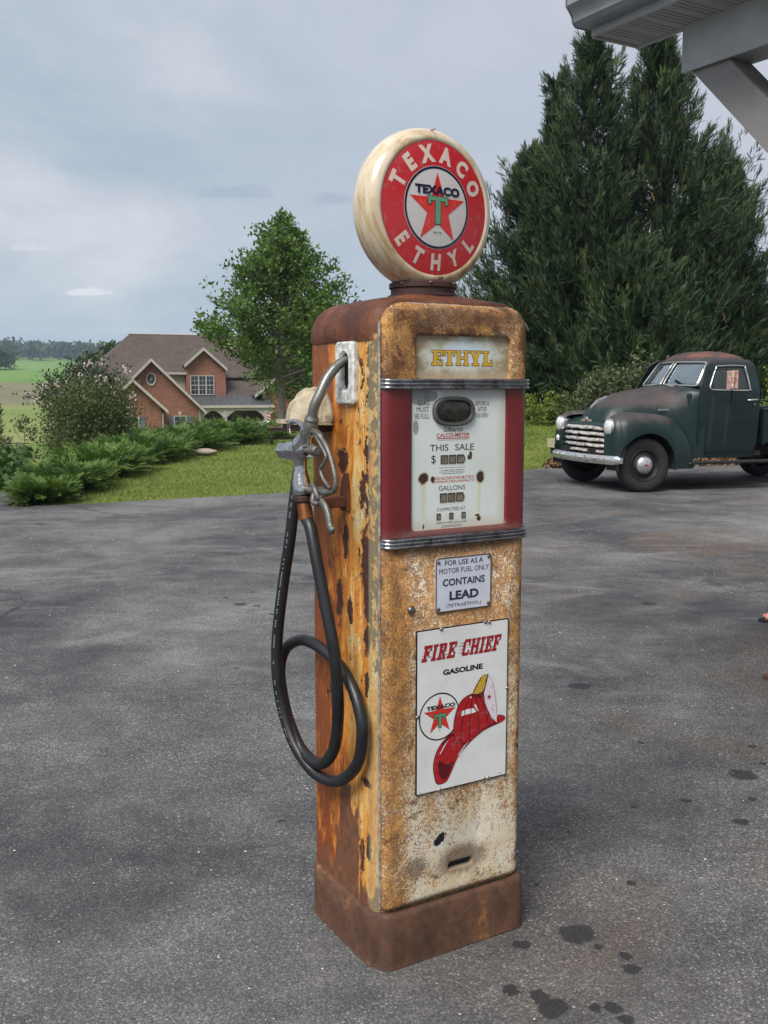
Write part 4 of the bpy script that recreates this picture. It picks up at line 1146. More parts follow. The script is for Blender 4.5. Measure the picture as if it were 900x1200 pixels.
MB().box(2.725, 2.735, -1.39, 2.602, 2.452, 2.616).build('beam_wrap', M_white, porch, bevel=.002)
MB().box(2.74, 2.86, 1.28, 1.40, 0, 2.458).build('post', M_dim_white, porch, bevel=.004)
MB().prism([(2.745, 2.575, 2.457), (2.745, 2.415, 2.457), (2.745, 1.40, 1.43), (2.745, 1.40, 1.272)], (.11, 0, 0)).build('brace', M_dim_white, porch, bevel=.003)
for k in range(10): MB().box(2.872 + k * .26, 2.872 + k * .26 + .257, -1.38, 2.592, 2.57, 2.582).build('ceiling_board', M_dim_white, porch)
MB().prism([(U0 - .08, -1.4, 2.724), (U0 - .08, -1.4, 2.75), (5.6, -1.4, 3.9), (5.6, -1.4, 3.86)], (0, 4.0, 0)).build('roof_deck', M_shing, porch)
MB().prism([(U0 + .01, 2.6, 2.66), (2.87, 2.6, 2.84), (5.5, 2.6, 3.82), (5.5, 2.6, 2.585), (2.73, 2.6, 2.616)], (0, -.03, 0)).build('gable_wall', M_dim_white, porch)
MB().prism([(U0 - .07, V1 + .01, 2.724), (U0 - .07, V1 + .01, 2.745), (U1 + .01, V1 + .01, 2.80), (U1 + .01, V1 + .01, 2.745)], (0, -.23, 0)).build('return_roof', M_shing, porch)

# ================================================================== PICKUP TRUCK
def truck_paint(name, topz0, topz1):
    m, t, b = new_mat(name); co = t.coord(); X, Y, Z = t.sep(co)
    green = t.ramp(t.noise(3, 5, .6, co), [(.3, (.0035, .0135, .0135)), (.7, (.0065, .022, .021))])
    prim = t.ramp(t.noise(6, 6, .7, co), [(.3, (.035, .030, .031)), (.6, (.065, .050, .048))])
    gn = t.node('ShaderNodeNewGeometry'); nz = t.sep(gn.outputs['Normal'])[2]
    f = t.math('ADD', t.math('MULTIPLY', t.math('MULTIPLY', t.step(Z, topz0, topz1), t.step(X, .92, .45) if topz1 < 1.5 else 1.0), .8), t.math('MULTIPLY', t.math('SUBTRACT', t.noise(5, 6, .68, co), .5), 1.1))
    col = t.mix(t.step(f, .12, .85), green, prim)
    ru = t.step(t.noise(4.5, 7, .7, t.coord(loc=(3, 3, 3)), .6), .62, .72)
    col = t.mix(t.math('MULTIPLY', ru, .45), col, (.12, .042, .026))
    if topz1 > 1.6:      # reddish lead primer across the cab roof
        col = t.mix(t.math('MULTIPLY', t.step(Z, 1.74, 1.79), t.step(t.noise(3.2, 5, .6, co), .40, .58)), col, (.20, .068, .050))
    # two brown rub lines down the door and dust low down
    for cx in (.96, 1.20):
        ln = t.math('MULTIPLY', t.step(t.math('ABSOLUTE', t.math('SUBTRACT', t.math('MULTIPLY_ADD', Z, -.04, X), cx - .04)), .035, .0), t.math('MULTIPLY', t.step(Z, 1.28, 1.2), t.step(Z, .5, .7)))
        col = t.mix(t.math('MULTIPLY', ln, .35), col, (.07, .045, .04))
    t.put(b.inputs['Base Color'], col); t.put(b.inputs['Roughness'], t.math('MULTIPLY_ADD', t.step(f, .3, .6), .2, .42)); b.inputs['Specular IOR Level'].default_value = .45
    bump(t, b, t.noise(70, 4, .7, co), .08, .003)
    return m


P_cab = truck_paint('faded_green_cab_paint', 1.55, 1.8); P_hood = truck_paint('faded_hood_paint', .98, 1.2); P_fend = truck_paint('faded_fender_paint', .80, 1.02)
m, t, b = new_mat('pitted_chrome'); co = t.coord(); n = t.noise(22, 6, .72, co, .5)
t.put(b.inputs['Base Color'], t.ramp(n, [(.36, (.30, .22, .17)), (.48, (.70, .70, .71)), (.7, (.82, .82, .84))])); b.inputs['Metallic'].default_value = .9
t.put(b.inputs['Roughness'], t.ramp(n, [(.36, (.7,) * 3), (.5, (.22,) * 3)])); T_chrome = m
m, t, b = new_mat('flaking_white_grille'); co = t.coord(); n = t.noise(13, 7, .75, co, .6)
t.put(b.inputs['Base Color'], t.ramp(n, [(.38, (.12, .07, .045)), (.46, (.5, .46, .41)), (.58, (.66, .66, .65))])); b.inputs['Metallic'].default_value = .45; b.inputs['Roughness'].default_value = .38; T_grille = m
T_tyre = flat('tyre_rubber', (.014, .014, .015), .75, 0, .35, 18, bumpv=.2)
T_rim = flat('black_wheel', (.012, .012, .013), .5, .1, .4)
T_dark = flat('underbody_black', (.012, .011, .011), .85, 0, .5)
T_trim = flat('window_trim', (.42, .43, .44), .35, .6, .25, 40)
T_seat = flat('brown_seat', (.05, .035, .028), .8)
T_rust = rustmat('flaked_mirror_rust', [(.38, (.25, .07, .04)), (.48, (.42, .22, .17)), (.56, (.60, .52, .47))], 25)
m, t, b = new_mat('window_glass'); b.inputs['Base Color'].default_value = (.42, .50, .48, 1); b.inputs['Roughness'].default_value = .03; b.inputs['Transmission Weight'].default_value = .93; b.inputs['IOR'].default_value = 1.45; b.inputs['Specular IOR Level'].default_value = .9
t.put(b.inputs['Roughness'], t.ramp(t.noise(6, 4, .6, t.coord()), [(.4, (.01,) * 3), (.7, (.04,) * 3)])); T_glass = m
m.node_tree.nodes['Principled BSDF'].inputs['Specular IOR Level'].default_value = .5
T_glass2 = m.copy(); T_glass2.name = 'side_window_glass'; _p = m.node_tree.nodes['Principled BSDF']; _p.inputs['IOR'].default_value = 2.0; _p.inputs['Metallic'].default_value = .28; _p.inputs['Base Color'].default_value = (.62, .70, .74, 1)
T_glass2.node_tree.nodes['Principled BSDF'].inputs['Base Color'].default_value = (.30, .36, .35, 1); T_glass2.node_tree.nodes['Principled BSDF'].inputs['Specular IOR Level'].default_value = .35
m, t, b = new_mat('lamp_glass'); b.inputs['Base Color'].default_value = (.75, .77, .76, 1); b.inputs['Roughness'].default_value = .12; b.inputs['Metallic'].default_value = .35; b.inputs['Coat Weight'].default_value = 1
bump(t, b, t.math('SINE', t.math('MULTIPLY', t.sep(t.coord())[1], 300)), .3, .003); T_lens = m

TRK = empty('pickup_truck', (3.185, 13.965, 0), math.radians(17.5), 'faded dark green vintage pickup truck with chrome grille at the far edge of the asphalt', 'pickup truck')

CL = dict(z=[.42, .60, .95, 1.20, 1.30, 1.37, 1.50, 1.63, 1.71, 1.77, 1.81, 1.835, 1.845],
          xf=[.84, .84, .84, .84, .82, .69, .76, .85, .92, .99, 1.06, 1.15, 1.2], xr=[1.72, 1.73, 1.74, 1.74, 1.735, 1.73, 1.72, 1.70, 1.66, 1.60, 1.50, 1.42, 1.36],
          w=[.735, .755, .785, .79, .785, .775, .74, .705, .67, .61, .50, .36, .2], r=[.08, .10, .12, .13, .14, .15, .16, .18, .20, .22, .22, .18, .1],
          sw=[.02, .02, .02, .03, .10, .16, .18, .17, .16, .14, .10, .07, .03])
def cl(k, z): return float(np.interp(z, CL['z'], CL[k]))
def cab_ring(z, inset=0, dz=0):
    xf, xr, w, r, sw = (cl(k, z) for k in ('xf', 'xr', 'w', 'r', 'sw'))
    xf += inset; xr -= inset; w -= inset; r = min(max(.03, r - inset * .5), w * .9)
    P = []
    # straight sides sampled too, so the sweep bends cleanly
    raw = rrect(xf, xr, -w, w, r, 6)
    for i, p in enumerate(raw):
        q = raw[(i + 1) % len(raw)]; P.append(p)
        if i % 7 == 6:
            for s_ in (.2, .4, .6, .8): P.append((p[0] + (q[0] - p[0]) * s_, p[1] + (q[1] - p[1]) * s_))
    return [(x + sw * (min(1, abs(y) / w) ** 2) * max(0, 1 - (x - xf) / .5), y, z + dz) for x, y in P]
zz = [.42, .5, .6, .75, .95, 1.1, 1.2, 1.26, 1.30, 1.335, 1.37, 1.43, 1.50, 1.57, 1.63, 1.67, 1.71, 1.745, 1.77, 1.79, 1.81, 1.825, 1.835, 1.845]
cab_o = MB().rings([cab_ring(z) for z in zz], True, True).build('cab_shell', P_cab, TRK)
def temp(mb, nm='cut'):
    o = mb.build(nm, None, TRK); return o
inner = temp(MB().rings([cab_ring(z, .04) for z in [.5, .75, 1.1, 1.3, 1.37, 1.5, 1.63, 1.71, 1.77]], True, True))
# side window prism, windshield panes, rear window
SW = [(.96, 1.325), (1.50, 1.315), (1.54, 1.36), (1.505, 1.60), (1.465, 1.64), (1.10, 1.635), (1.04, 1.60), (.935, 1.40), (.925, 1.35)]
side_c = temp(MB().prism([(x, -1.2, z) for x, z in SW], (0, 2.4, 0)))
cuts = [inner, side_c]
WSY = [(.035, 1.395), (.63, 1.375), (.67, 1.40), (.585, 1.66), (.55, 1.69), (.035, 1.70)]
for sg in (-1, 1):
    cuts.append(temp(MB().prism([(-.2, sg * y, z) for y, z in WSY], (1.32, 0, 0))))
cuts.append(temp(MB().prism([(1.5, y, z) for y, z in ((-.38, 1.38), (.38, 1.38), (.42, 1.42), (.40, 1.60), (.36, 1.63), (-.36, 1.63), (-.40, 1.60), (-.42, 1.42))], (.6, 0, 0))))
bpy.context.view_layer.update()
for c_ in cuts:
    md = cab_o.modifiers.new('b', 'BOOLEAN'); md.operation = 'DIFFERENCE'; md.object = c_; md.solver = 'EXACT'
dg = bpy.context.evaluated_depsgraph_get()
me = bpy.data.meshes.new_from_object(cab_o.evaluated_get(dg)); cab_o.modifiers.clear(); cab_o.data = me
me.shade_smooth(); bm = bmesh.new(); bm.from_mesh(me)
for e in bm.edges:
    if len(e.link_faces) == 2 and e.calc_face_angle(0) > math.radians(35): e.smooth = False
bm.to_mesh(me); bm.free()
if not me.materials: me.materials.append(P_cab)
for c_ in cuts: bpy.data.objects.remove(c_)


def cab_side_y(z): return cl('w', z)
# door skin (near and far), proud of the cab by 6 mm, with its own window opening
def door(sg):
    xa, xb, za, zb = .765, 1.70, .50, 1.725
    grid = MB(); nu, nv = 26, 30; V = []; F = []
    for j in range(nv + 1):
        z = za + (zb - za) * j / nv
        x0_ = xa + max(0, z - 1.30) * .46; x1_ = xb - max(0, z - 1.35) * .10
        x0_ += max(0, .62 - z) ** 2 * 2.5; x1_ -= max(0, .60 - z) * .35
        if z > 1.66: x0_ += (z - 1.66) * 1.2; x1_ -= (z - 1.66) * 1.0
        for i in range(nu + 1):
            V.append((x0_ + (x1_ - x0_) * i / nu, sg * (cab_side_y(z) + .008), z))
    for j in range(nv):
        for i in range(nu):
            k = j * (nu + 1) + i; F.append((k, k + 1, k + nu + 2, k + nu + 1))
    o = MB().add(V, F).build('door', P_cab, TRK)
    md = o.modifiers.new('s', 'SOLIDIFY'); md.thickness = .02; md.offset = -1 if sg < 0 else 1
    c_ = MB().prism([(x, -1.2, z) for x, z in SW], (0, 2.4, 0)).build('cut', None, TRK)
    md = o.modifiers.new('b', 'BOOLEAN'); md.operation = 'DIFFERENCE'; md.object = c_; md.solver = 'EXACT'
    bpy.context.view_layer.update(); dg = bpy.context.evaluated_depsgraph_get()
    me = bpy.data.meshes.new_from_object(o.evaluated_get(dg)); o.modifiers.clear(); o.data = me
    bpy.data.objects.remove(c_)
    if not me.materials: me.materials.append(P_cab)
    # bright frame and glass
    fr = [(x, sg * (cab_side_y(z) + .012), z) for x, z in SW]
    MB().tube(spline(fr + [fr[0]], 4), .011, 6, False).build('window_frame', T_trim, o, smooth=60)
    gl = [(x, sg * (cab_side_y(z) - .006), z) for x, z in SW]
    MB().rings([gl, [(x, y - sg * .004, z) for x, y, z in gl]], True, True).build('window_glass', T_glass2, o)
    MB().tube([(1.50, sg * .81, 1.185), (1.51, sg * .83, 1.187), (1.53, sg * .838, 1.188), (1.64, sg * .836, 1.194), (1.65, sg * .832, 1.195)], [.012, .012, .013, .010, .006], 8).build('door_handle', T_chrome, o, smooth=60)
    MB().lathe([(.012, 0), (.010, .006), (.0001, .008)], 10, Matrix.Translation((1.62, sg * .80, 1.13)) @ Matrix.Rotation(sg * -PI / 2, 4, 'X')).build('lock', T_chrome, o)
    for zz_ in (.70, 1.15): MB().tube([(.765, sg * .80, zz_ - .03), (.765, sg * .80, zz_ + .03)], .011, 8).build('hinge', P_cab, o)
    return o
door(-1); door(1)
# windshield glass and frames
def ws_x(y, z): return cl('xf', z) + cl('sw', z) * (abs(y) / cl('w', z)) ** 2
for sg in (-1, 1):
    L = [(y, z) for y, z in WSY]
    dense = []
    for i in range(len(L)):
        a_, b_ = L[i], L[(i + 1) % len(L)]
        for k in range(6): dense.append((a_[0] + (b_[0] - a_[0]) * k / 6, a_[1] + (b_[1] - a_[1]) * k / 6))
    fr = [(ws_x(y, z) - .006, sg * y, z) for y, z in dense]
    MB().tube(fr + [fr[0]], .012, 6, False).build('windshield_frame', T_trim, TRK, smooth=60)
    V = []; F = []; n_ = 8
    for j in range(n_ + 1):
        z = 1.385 + (1.695 - 1.385) * j / n_; yo = .66 - max(0, z - 1.41) * .30
        for i in range(n_ + 1):
            y = .032 + (yo - .032) * i / n_; V.append((ws_x(y, z) + .012, sg * y, z))
    for j in range(n_):
        for i in range(n_): k = j * (n_ + 1) + i; F.append((k, k + 1, k + n_ + 2, k + n_ + 1))
    MB().add(V, F).build('windshield_glass', T_glass, TRK, smooth=180, solid=.004)
    MB().tube([(ws_x(.3, 1.36) - .01, sg * .30, 1.352), (ws_x(.3, 1.37) - .04, sg * .27, 1.372), (ws_x(.1, 1.40) - .03, sg * .06, 1.40)], [.012, .007, .005], 6).build('wiper', T_trim, TRK, smooth=60)
MB().rings([[(1.757, y, z) for y, z in ((-.39, 1.385), (.39, 1.385), (.39, 1.625), (-.39, 1.625))], [(1.752, y, z) for y, z in ((-.39, 1.385), (.39, 1.385), (.39, 1.625), (-.39, 1.625))]], True, True).build('rear_window', T_glass, TRK)
# rear corner glass trim
for sg in (-1, 1): MB().tube(spline([(1.715, sg * .66, 1.36), (1.735, sg * .60, 1.38), (1.725, sg * .585, 1.60), (1.70, sg * .63, 1.63), (1.70, sg * .65, 1.40)], 4), .009, 6).build('corner_window_frame', T_trim, TRK, smooth=60)
# interior
MB().box(1.20, 1.66, -.66, .66, .78, .95).box(1.55, 1.70, -.66, .66, .95, 1.36).build('seat', T_seat, TRK, bevel=.04)
MB().box(.66, .86, -.70, .70, 1.05, 1.28).build('dashboard', P_cab, TRK, bevel=.03)
sw_ = MB(); Mx = Matrix.Translation((1.02, -.36, 1.26)) @ Matrix.Rotation(math.radians(-62), 4, 'Y')
pts_ = [Mx @ Vector((.2 * math.cos(a), .2 * math.sin(a), 0)) for a in np.linspace(0, 2 * PI, 25)]
sw_.tube(pts_, .011, 6, False); sw_.tube([Mx @ Vector((0, 0, 0)), Mx @ Vector((0, 0, .4))], .018, 6)
for a in (0, 2.1, 4.2): sw_.tube([Mx @ Vector((0, 0, 0)), Mx @ Vector((.2 * math.cos(a), .2 * math.sin(a), 0))], .007, 5)
sw_.build('steering_wheel', T_dark, TRK, smooth=60)

# hood
HS = dict(x=[-.435, -.425, -.405, -.37, -.32, -.25, -.12, 0.02, .2, .4, .52, .62, .72, .86], w=[.10, .20, .29, .35, .39, .42, .455, .48, .505, .55, .60, .66, .725, .788],
          zt=[.87, .925, .985, 1.05, 1.115, 1.175, 1.235, 1.28, 1.312, 1.338, 1.352, 1.365, 1.372, 1.345], p=[2.1] * 4 + [2.2, 2.3, 2.4, 2.5, 2.6, 2.8, 3.1, 4.2, 7, 11])
R = []
for x in np.concatenate([[-.435, -.43, -.42, -.405, -.39, -.37], np.linspace(-.35, .86, 26)]):
    w_ = interp(x, HS['x'], HS['w']); zt = interp(x, HS['x'], HS['zt']); p_ = interp(x, HS['x'], HS['p']); zb = .82; ring = []
    for k in range(33):
        a = PI * k / 32; c_, s_ = math.cos(a), math.sin(a)
        y = w_ * math.copysign(abs(c_) ** (2 / p_), c_); z = zb + (zt - zb) * abs(s_) ** (2 / p_)
        z += .012 * math.exp(-(y / .03) ** 2)
        ring.append((x, y, z))
    R.append(ring)
FS = .145
hood = MB().rings(R, closed=False).add(R[0], [tuple(range(33))]).build('hood', P_hood, TRK, smooth=50)
MB().rings([[(x, -.012 + .024 * i, z) for x, z in ((-.40, 1.075), (-.385, 1.11), (-.30, 1.195), (-.16, 1.243), (-.15, 1.232))] for i in (0, 1)], True, True).build('hood_ornament', T_chrome, hood, bevel=.004)
MB().prism([(-.684 + .235, y, z - .03) for y, z in ((-.145, .925), (.145, .925), (.15, .955), (.09, .958), (.05, .985), (-.01, .992), (-.04, .960), (-.15, .957))], (-.014, 0, 0)).build('nose_emblem', T_chrome, hood, bevel=.004)
bw = MB()
for q in ([(-.03, .93), (-.03, .938), (-.05, .938), (-.05, .95), (-.03, .95)], ): pass
bw.prism([(-.699 + .235, y, z - .03) for y, z in ((-.04, .934), (-.012, .934), (-.012, .929), (.012, .929), (.012, .934), (.04, .934), (.034, .950), (.012, .950), (.012, .955), (-.012, .955), (-.012, .950), (-.046, .950))], (-.003, 0, 0))
bw.build('emblem_badge', ink('badge_red', (.25, .02, .02)), hood)
for sg in (-1, 1):
    # maker's strip and model number on the hood side
    o = MB().box(.30, .56, sg * .548, sg * .556, 1.045, 1.071).build('side_emblem', T_chrome, hood, bevel=.003)
    o.rotation_euler = (0, 0, 0)
    tx_ = MB(); fit_text(tx_, 'CHEVROLET', .31, .55, 1.049, 1.066, 0, .02); tx_.v = [((x if sg < 0 else .86 - x), sg * .5570, z) for x, y, z in tx_.v]; sheet_obj(tx_, 'emblem_lettering', ink('badge_dark', (.03, .03, .03)), o)
    tx_ = MB(); fit_text(tx_, '3100', .45, .56, 1.0, 1.022, 0, .03); tx_.v = [((x if sg < 0 else 1.01 - x), sg * .5545, z) for x, y, z in tx_.v]; tx_.build('model_number', T_chrome, hood, solid=.004, fix=False)
for sg in (-1, 1):
    MB().rings([[(x, sg * yy, z) for z in np.linspace(.42, .84, 8)] for x, yy in ((.40, .55), (.52, .60), (.62, .66), (.72, .725), (.80, .775), (.86, .789))], closed=False).build('cowl_side', P_cab, TRK, smooth=60)

# front fenders
FX = [-.525, -.52, -.505, -.475, -.43, -.36, -.27, -.15, 0, .15, .28, .38, .46, .52, .57, .61, .635, .65]
FT = [.80, .86, .92, .965, 1.00, 1.02, 1.03, 1.03, 1.025, 1.015, 1.00, .98, .945, .895, .82, .70, .58, .46]
FO = [.72, .78, .82, .86, .885, .91, .925, .935, .935, .935, .93, .93, .925, .92, .915, .905, .895, .885]
def fender(sg):
    R = []
    for x in list(np.linspace(-.525, -.42, 10)) + list(np.linspace(-.40, .65, 52)):
        zt = interp(x, FX, FT); yo = interp(x, FX, FO); yi = .36
        ra = .395
        zb = .375 + math.sqrt(max(0, ra * ra - (x + .055) ** 2)) if abs(x + .055) < ra else (.44 if x < 0 else .30)
        if x < -ra: zb = .42 + .06 * (-x - ra)
        zb = min(zb, zt - .03); cyy = interp(x, [-.34, -.10], [.63, .50]); yi = interp(x, [-.34, -.10], [.60, .36]); ring = [(x, sg * yi, zt - .05)]
        n_ = 20
        for k in range(n_ + 1):
            a = .5 * PI * k / n_
            y = cyy + (yo - cyy) * math.sin(a) ** .72; z = max(zb, .5) + (zt - max(zb, .5)) * math.cos(a) ** .62
            z = zb + (zt - zb) * (math.cos(a) ** .62)
            ring.append((x, sg * y, z))
        ring.append((x, sg * (yo - .012), zb + .001))
        R.append(ring)
    mb = MB().rings(R, closed=False)
    front = R[0]
    mb.add(front + [(x, sg * .60, .46) for x, y, z in front[:1]], [tuple(range(len(front) + 1))])
    mb.rings([[(x, sg * .60, zq) for x in (-.525, -.40, -.20)] for zq in (.44, .65, .86)], closed=False)
    o = mb.build('front_fender', P_fend, TRK, smooth=50)
    R2 = [[(x, sg * .60, z), (x, sg * .92, z)] for x, z in [(-.055 + .43 * math.cos(a), .375 + .43 * math.sin(a)) for a in np.linspace(-.2, PI + .2, 24)]]
    MB().rings(R2, closed=False).build('wheel_well', T_dark, o)
    MB().box(-.43, .6, sg * .36, sg * .60, .45, .9).build('inner_apron', T_dark, o)
    # headlamp
    MX = Matrix.Translation((-.475, sg * .675, .845)) @ Matrix.Rotation(-PI / 2, 4, 'Y')
    h = MB().lathe([(.080, -.10), (.106, -.02), (.112, .012), (.112, .030), (.104, .044), (.096, .046)], 32, MX).build('headlight', T_chrome, o, smooth=40)
    MB().lathe([(.097, .040), (.085, .058), (.05, .072), (.0001, .078)], 32, MX).build('lens', T_lens, h, smooth=180)
    MX = Matrix.Translation((-.52, sg * .70, .645)) @ Matrix.Rotation(-PI / 2, 4, 'Y')
    MB().lathe([(.045, -.02), (.045, .01), (.03, .02), (.0001, .024)], 16, MX).build('parking_light', T_lens if sg < 0 else T_lens, o, smooth=60) if sg > 0 else None
    return o
fender(-1); fender(1)
# grille: dark mouth, five heavy bars with a shelf line between
MB().rings([[(x, -.66 + 1.32 * i / 12, zc - .02 * abs(i - 6) / 6) for i in range(13)] for x, zc in ((-.50, .855), (-.49, .875), (-.44, .90), (-.30, .955), (-.05, .985), (.2, .99))], closed=False).build('catwalk_panel', P_hood, TRK, smooth=60)
mo = MB(); mo.box(-.45, -.38, -.56, .56, .44, .86); mo.build('grille_mouth', T_dark, TRK)
for k, z in enumerate((.828, .750, .673, .597, .522)):
    R = []
    for i in range(41):
        y = -.60 + 1.20 * i / 40; x = -.565 + .10 * (y / .585) ** 2; zz_ = z - .008 * (y / .585) ** 2
        wv = .004 * math.sin(y * 19 + k * 1.7) + .002 * math.sin(y * 43 + k)
        e_ = 1 if 0 < i < 40 else .6
        R.append([(x + .055, y, zz_ - .020 * e_), (x + .01, y, zz_ - .024 * e_ + wv), (x - .004, y, zz_ - .012 * e_ + wv), (x, y, zz_ + .006 * e_ + wv), (x + .012, y, zz_ + .017 * e_ + wv), (x + .055, y, zz_ + .022 * e_)])
    MB().rings(R, True, True).build('grille_bar', T_grille, TRK, smooth=40)
for y in (-.42, -.14, .14, .42):
    MB().box(-.50, -.465, y - .008, y + .008, .48, .83).build('grille_upright', T_dark, TRK)
for sg in (-1, 1): MB().prism([(-.48, sg * .50, .44), (-.47, sg * .50, .87), (-.47, sg * .62, .87), (-.46, sg * .66, .44)], (.04, 0, 0)).build('grille_side', P_fend, TRK)
MB().box(-.49, -.38, -.60, .60, .37, .47).build('gravel_pan', P_fend, TRK, bevel=.02)
R = []
for i in range(41):
    y = -.93 + 1.86 * i / 40; s_ = abs(y) / .93; x = -.675 + .15 * s_ ** 2 + .05 * max(0, s_ - .9) * 8
    e_ = math.sqrt(max(0.02, 1 - max(0, (s_ - .93) / .07) ** 2))
    h_ = .058 * (.55 + .45 * e_)
    R.append([(x + .05, y, .425 - h_), (x + .012, y, .425 - h_ * .95), (x, y, .425 - h_ * .5), (x - .005, y, .425), (x, y, .425 + h_ * .5), (x + .012, y, .425 + h_ * .95), (x + .05, y, .425 + h_)])
bp = MB().rings(R, True, True).build('front_bumper', T_chrome, TRK, smooth=50)
for y in (-.55, -.25, .25, .45, .62): MB().ball((-.69 + .15 * (y / .93) ** 2 , y, .44), (.012, .016, .016), 10, 6).build('bumper_bolt', T_chrome, bp, smooth=180)
for y in (-.36, .36): MB().beam((-.65, y, .42), (-.3, y, .42), .05, .08).build('bumper_arm', T_dark, bp)
pl = MB().box(-.60, -.592, .66, .88, .50, .63).build('licence_plate', flat('old_cream_plate', (.42, .37, .24), .5, 0, .4, 30), TRK, bevel=.006)
MB().box(-.59, -.50, .76, .79, .42, .55).build('plate_bracket', T_dark, TRK)
# running boards, chassis, bed
for sg in (-1, 1):
    rb = MB().box(.55, 2.35, min(sg * .74, sg * .93), max(sg * .74, sg * .93), .355, .385).build('running_board', flat('worn_running_board', (.05, .042, .042), .6, .2, .4, 12), TRK, bevel=.008)
    MB().tube([(.58, sg * .925, .37), (2.35, sg * .925, .37)], .018, 8).build('board_edge', T_rim, rb)
    MB().box(-.6, 4.0, min(sg * .30, sg * .38), max(sg * .30, sg * .38), .42, .55).build('chassis_rail', T_dark, TRK)
MB().box(.6, 1.8, -.72, .72, .44, .50).build('cab_floor', T_dark, TRK)
MB().box(-.1, .1, -.62, .62, .32, .40).build('front_axle', T_dark, TRK, bevel=.02)
MB().tube([(2.945, -.7, .355), (2.945, .7, .355)], .05, 10).build('rear_axle', T_dark, TRK)
MB().box(-.45, .45, -.28, .28, .50, .85).build('engine', T_dark, TRK, bevel=.05)
for sg in (-1, 1):
    MB().box(1.84, 3.98, min(sg * .64, sg * .67), max(sg * .64, sg * .67), .60, 1.04).build('bed_side', P_fend, TRK, bevel=.004)
    MB().tube([(1.84, sg * .665, 1.05), (3.98, sg * .665, 1.05)], .026, 10).build('bed_rail', P_fend, TRK, smooth=60)
    for x in (1.87, 2.4, 3.5, 3.94): MB().box(x - .02, x + .02, min(sg * .66, sg * .70), max(sg * .66, sg * .70), .58, 1.03).build('bed_stake', P_fend, TRK, bevel=.006)
    R = []
    for i in range(25):
        a = PI * (i / 24) * 1.0; x = 2.945 - .52 * math.cos(a); zt = .42 + .50 * math.sin(a) ** .8
        R.append([(x, sg * (.66 + .26 * math.sin(.5 * PI * k / 8) ** .8), zt - (.03 + .10 * (1 - math.cos(.5 * PI * k / 8))) * (1 if k else 0)) for k in range(9)])
    MB().rings(R, closed=False).build('rear_fender', P_fend, TRK, smooth=60, solid=.01)
    MB().tube([(3.99, sg * .74, .78), (4.03, sg * .74, .78)], .045, 14).build('tail_light', ink('lamp_red', (.3, .01, .01)), TRK)
for k in range(7): MB().box(1.85, 3.97, -.635 + k * .182, -.635 + k * .182 + .17, .60, .62).build('bed_plank', flat('bed_wood', (.10, .085, .07), .8) if k == 0 else bpy.data.materials['bed_wood'], TRK)
MB().box(1.84, 1.865, -.635, .635, .62, 1.04).build('bed_front', P_fend, TRK); MB().box(3.96, 3.985, -.635, .635, .60, 1.04).build('tailgate', P_fend, TRK)
MB().beam((4.12, -.85, .48), (4.12, .85, .48), .03, .12, (0, 0, 1)).build('rear_bumper', T_chrome, TRK)
for y in (-.34, .34): MB().beam((3.95, y, .48), (4.11, y, .48), .05, .06).build('bumper_arm', T_dark, TRK)

# wheels
def wheel_set():
    tp = [(.205, .065), (.24, .080), (.29, .088), (.33, .082), (.348, .066), (.353, .045), (.353, .038), (.347, .036), (.347, .030), (.353, .028), (.355, .012), (.355, .004), (.349, .002), (.349, -.004), (.355, -.006), (.355, -.03), (.350, -.06), (.33, -.082), (.29, -.088), (.24, -.08), (.205, -.065)]
    tyre = MB().lathe(tp, 48).mesh('tyre'); tyre.materials.append(T_tyre); tyre.shade_smooth()
    rim = MB().lathe([(.212, -.06), (.212, .070), (.204, .078), (.190, .060), (.180, .030), (.160, .022), (.140, .045), (.110, .050), (.06, .050), (.0001, .05)], 40).mesh('rim'); rim.materials.append(T_rim); rim.shade_smooth()
    capm = MB().lathe([(.118, .045), (.122, .052), (.118, .066), (.100, .088), (.070, .104), (.035, .112), (.0001, .114)], 40).mesh('hub_cap'); capm.materials.append(T_chrome); capm.shade_smooth()
    return tyre, rim, capm
ty_, ri_, ca_ = wheel_set()
bdg = MB()
for p in ([(-.030, -.007), (-.012, -.007), (-.012, -.014), (.012, -.014), (.012, -.007), (.030, -.007), (.030, .007), (.012, .007), (.012, .014), (-.012, .014), (-.012, .007), (-.030, .007)],):
    bdg.prism([(x, z, .1165 - .0) for x, z in p], (0, 0, -.006))
bdm = bdg.mesh('hub_badge'); bdm.materials.append(ink('hub_red', (.28, .03, .02)))
for x, sg in ((0, -1), (0, 1), (2.945, -1), (2.945, 1)):
    w = bpy.data.objects.new('wheel', None); C.objects.link(w); w.parent = TRK; w.location = (x - (.055 if x == 0 else 0), sg * .775, .355)
    w.rotation_euler = (math.radians(90 if sg < 0 else -90), 0, math.radians(-4 if x == 0 else 0))
    for nm, mm in (('tyre', ty_), ('rim', ri_), ('hub_cap', ca_), ('hub_badge', bdm)):
        o = bpy.data.objects.new(nm, mm); C.objects.link(o); o.parent = w
# mirrors
for sg in (-1, 1):
    a_ = MB(); a_.tube(spline([(.93, sg * .74, 1.575), (1.0, sg * .86, 1.59), (1.08, sg * .94, 1.585), (1.12, sg * .98, 1.54), (1.12, sg * .98, 1.33), (1.16, sg * .93, 1.28), (1.24, sg * .80, 1.18)], 5), .008, 6); arm = a_.build('mirror_arm', T_dark, TRK, smooth=60)
    MB().box(1.075, 1.100, min(sg * .915, sg * 1.055), max(sg * .915, sg * 1.055), 1.33, 1.57).build('mirror_head', T_rust, arm, bevel=.010)
    MB().box(1.120, 1.145, min(sg * .935, sg * 1.075), max(sg * .935, sg * 1.075), 1.335, 1.575).build('mirror_back', T_rust, arm, bevel=.010)

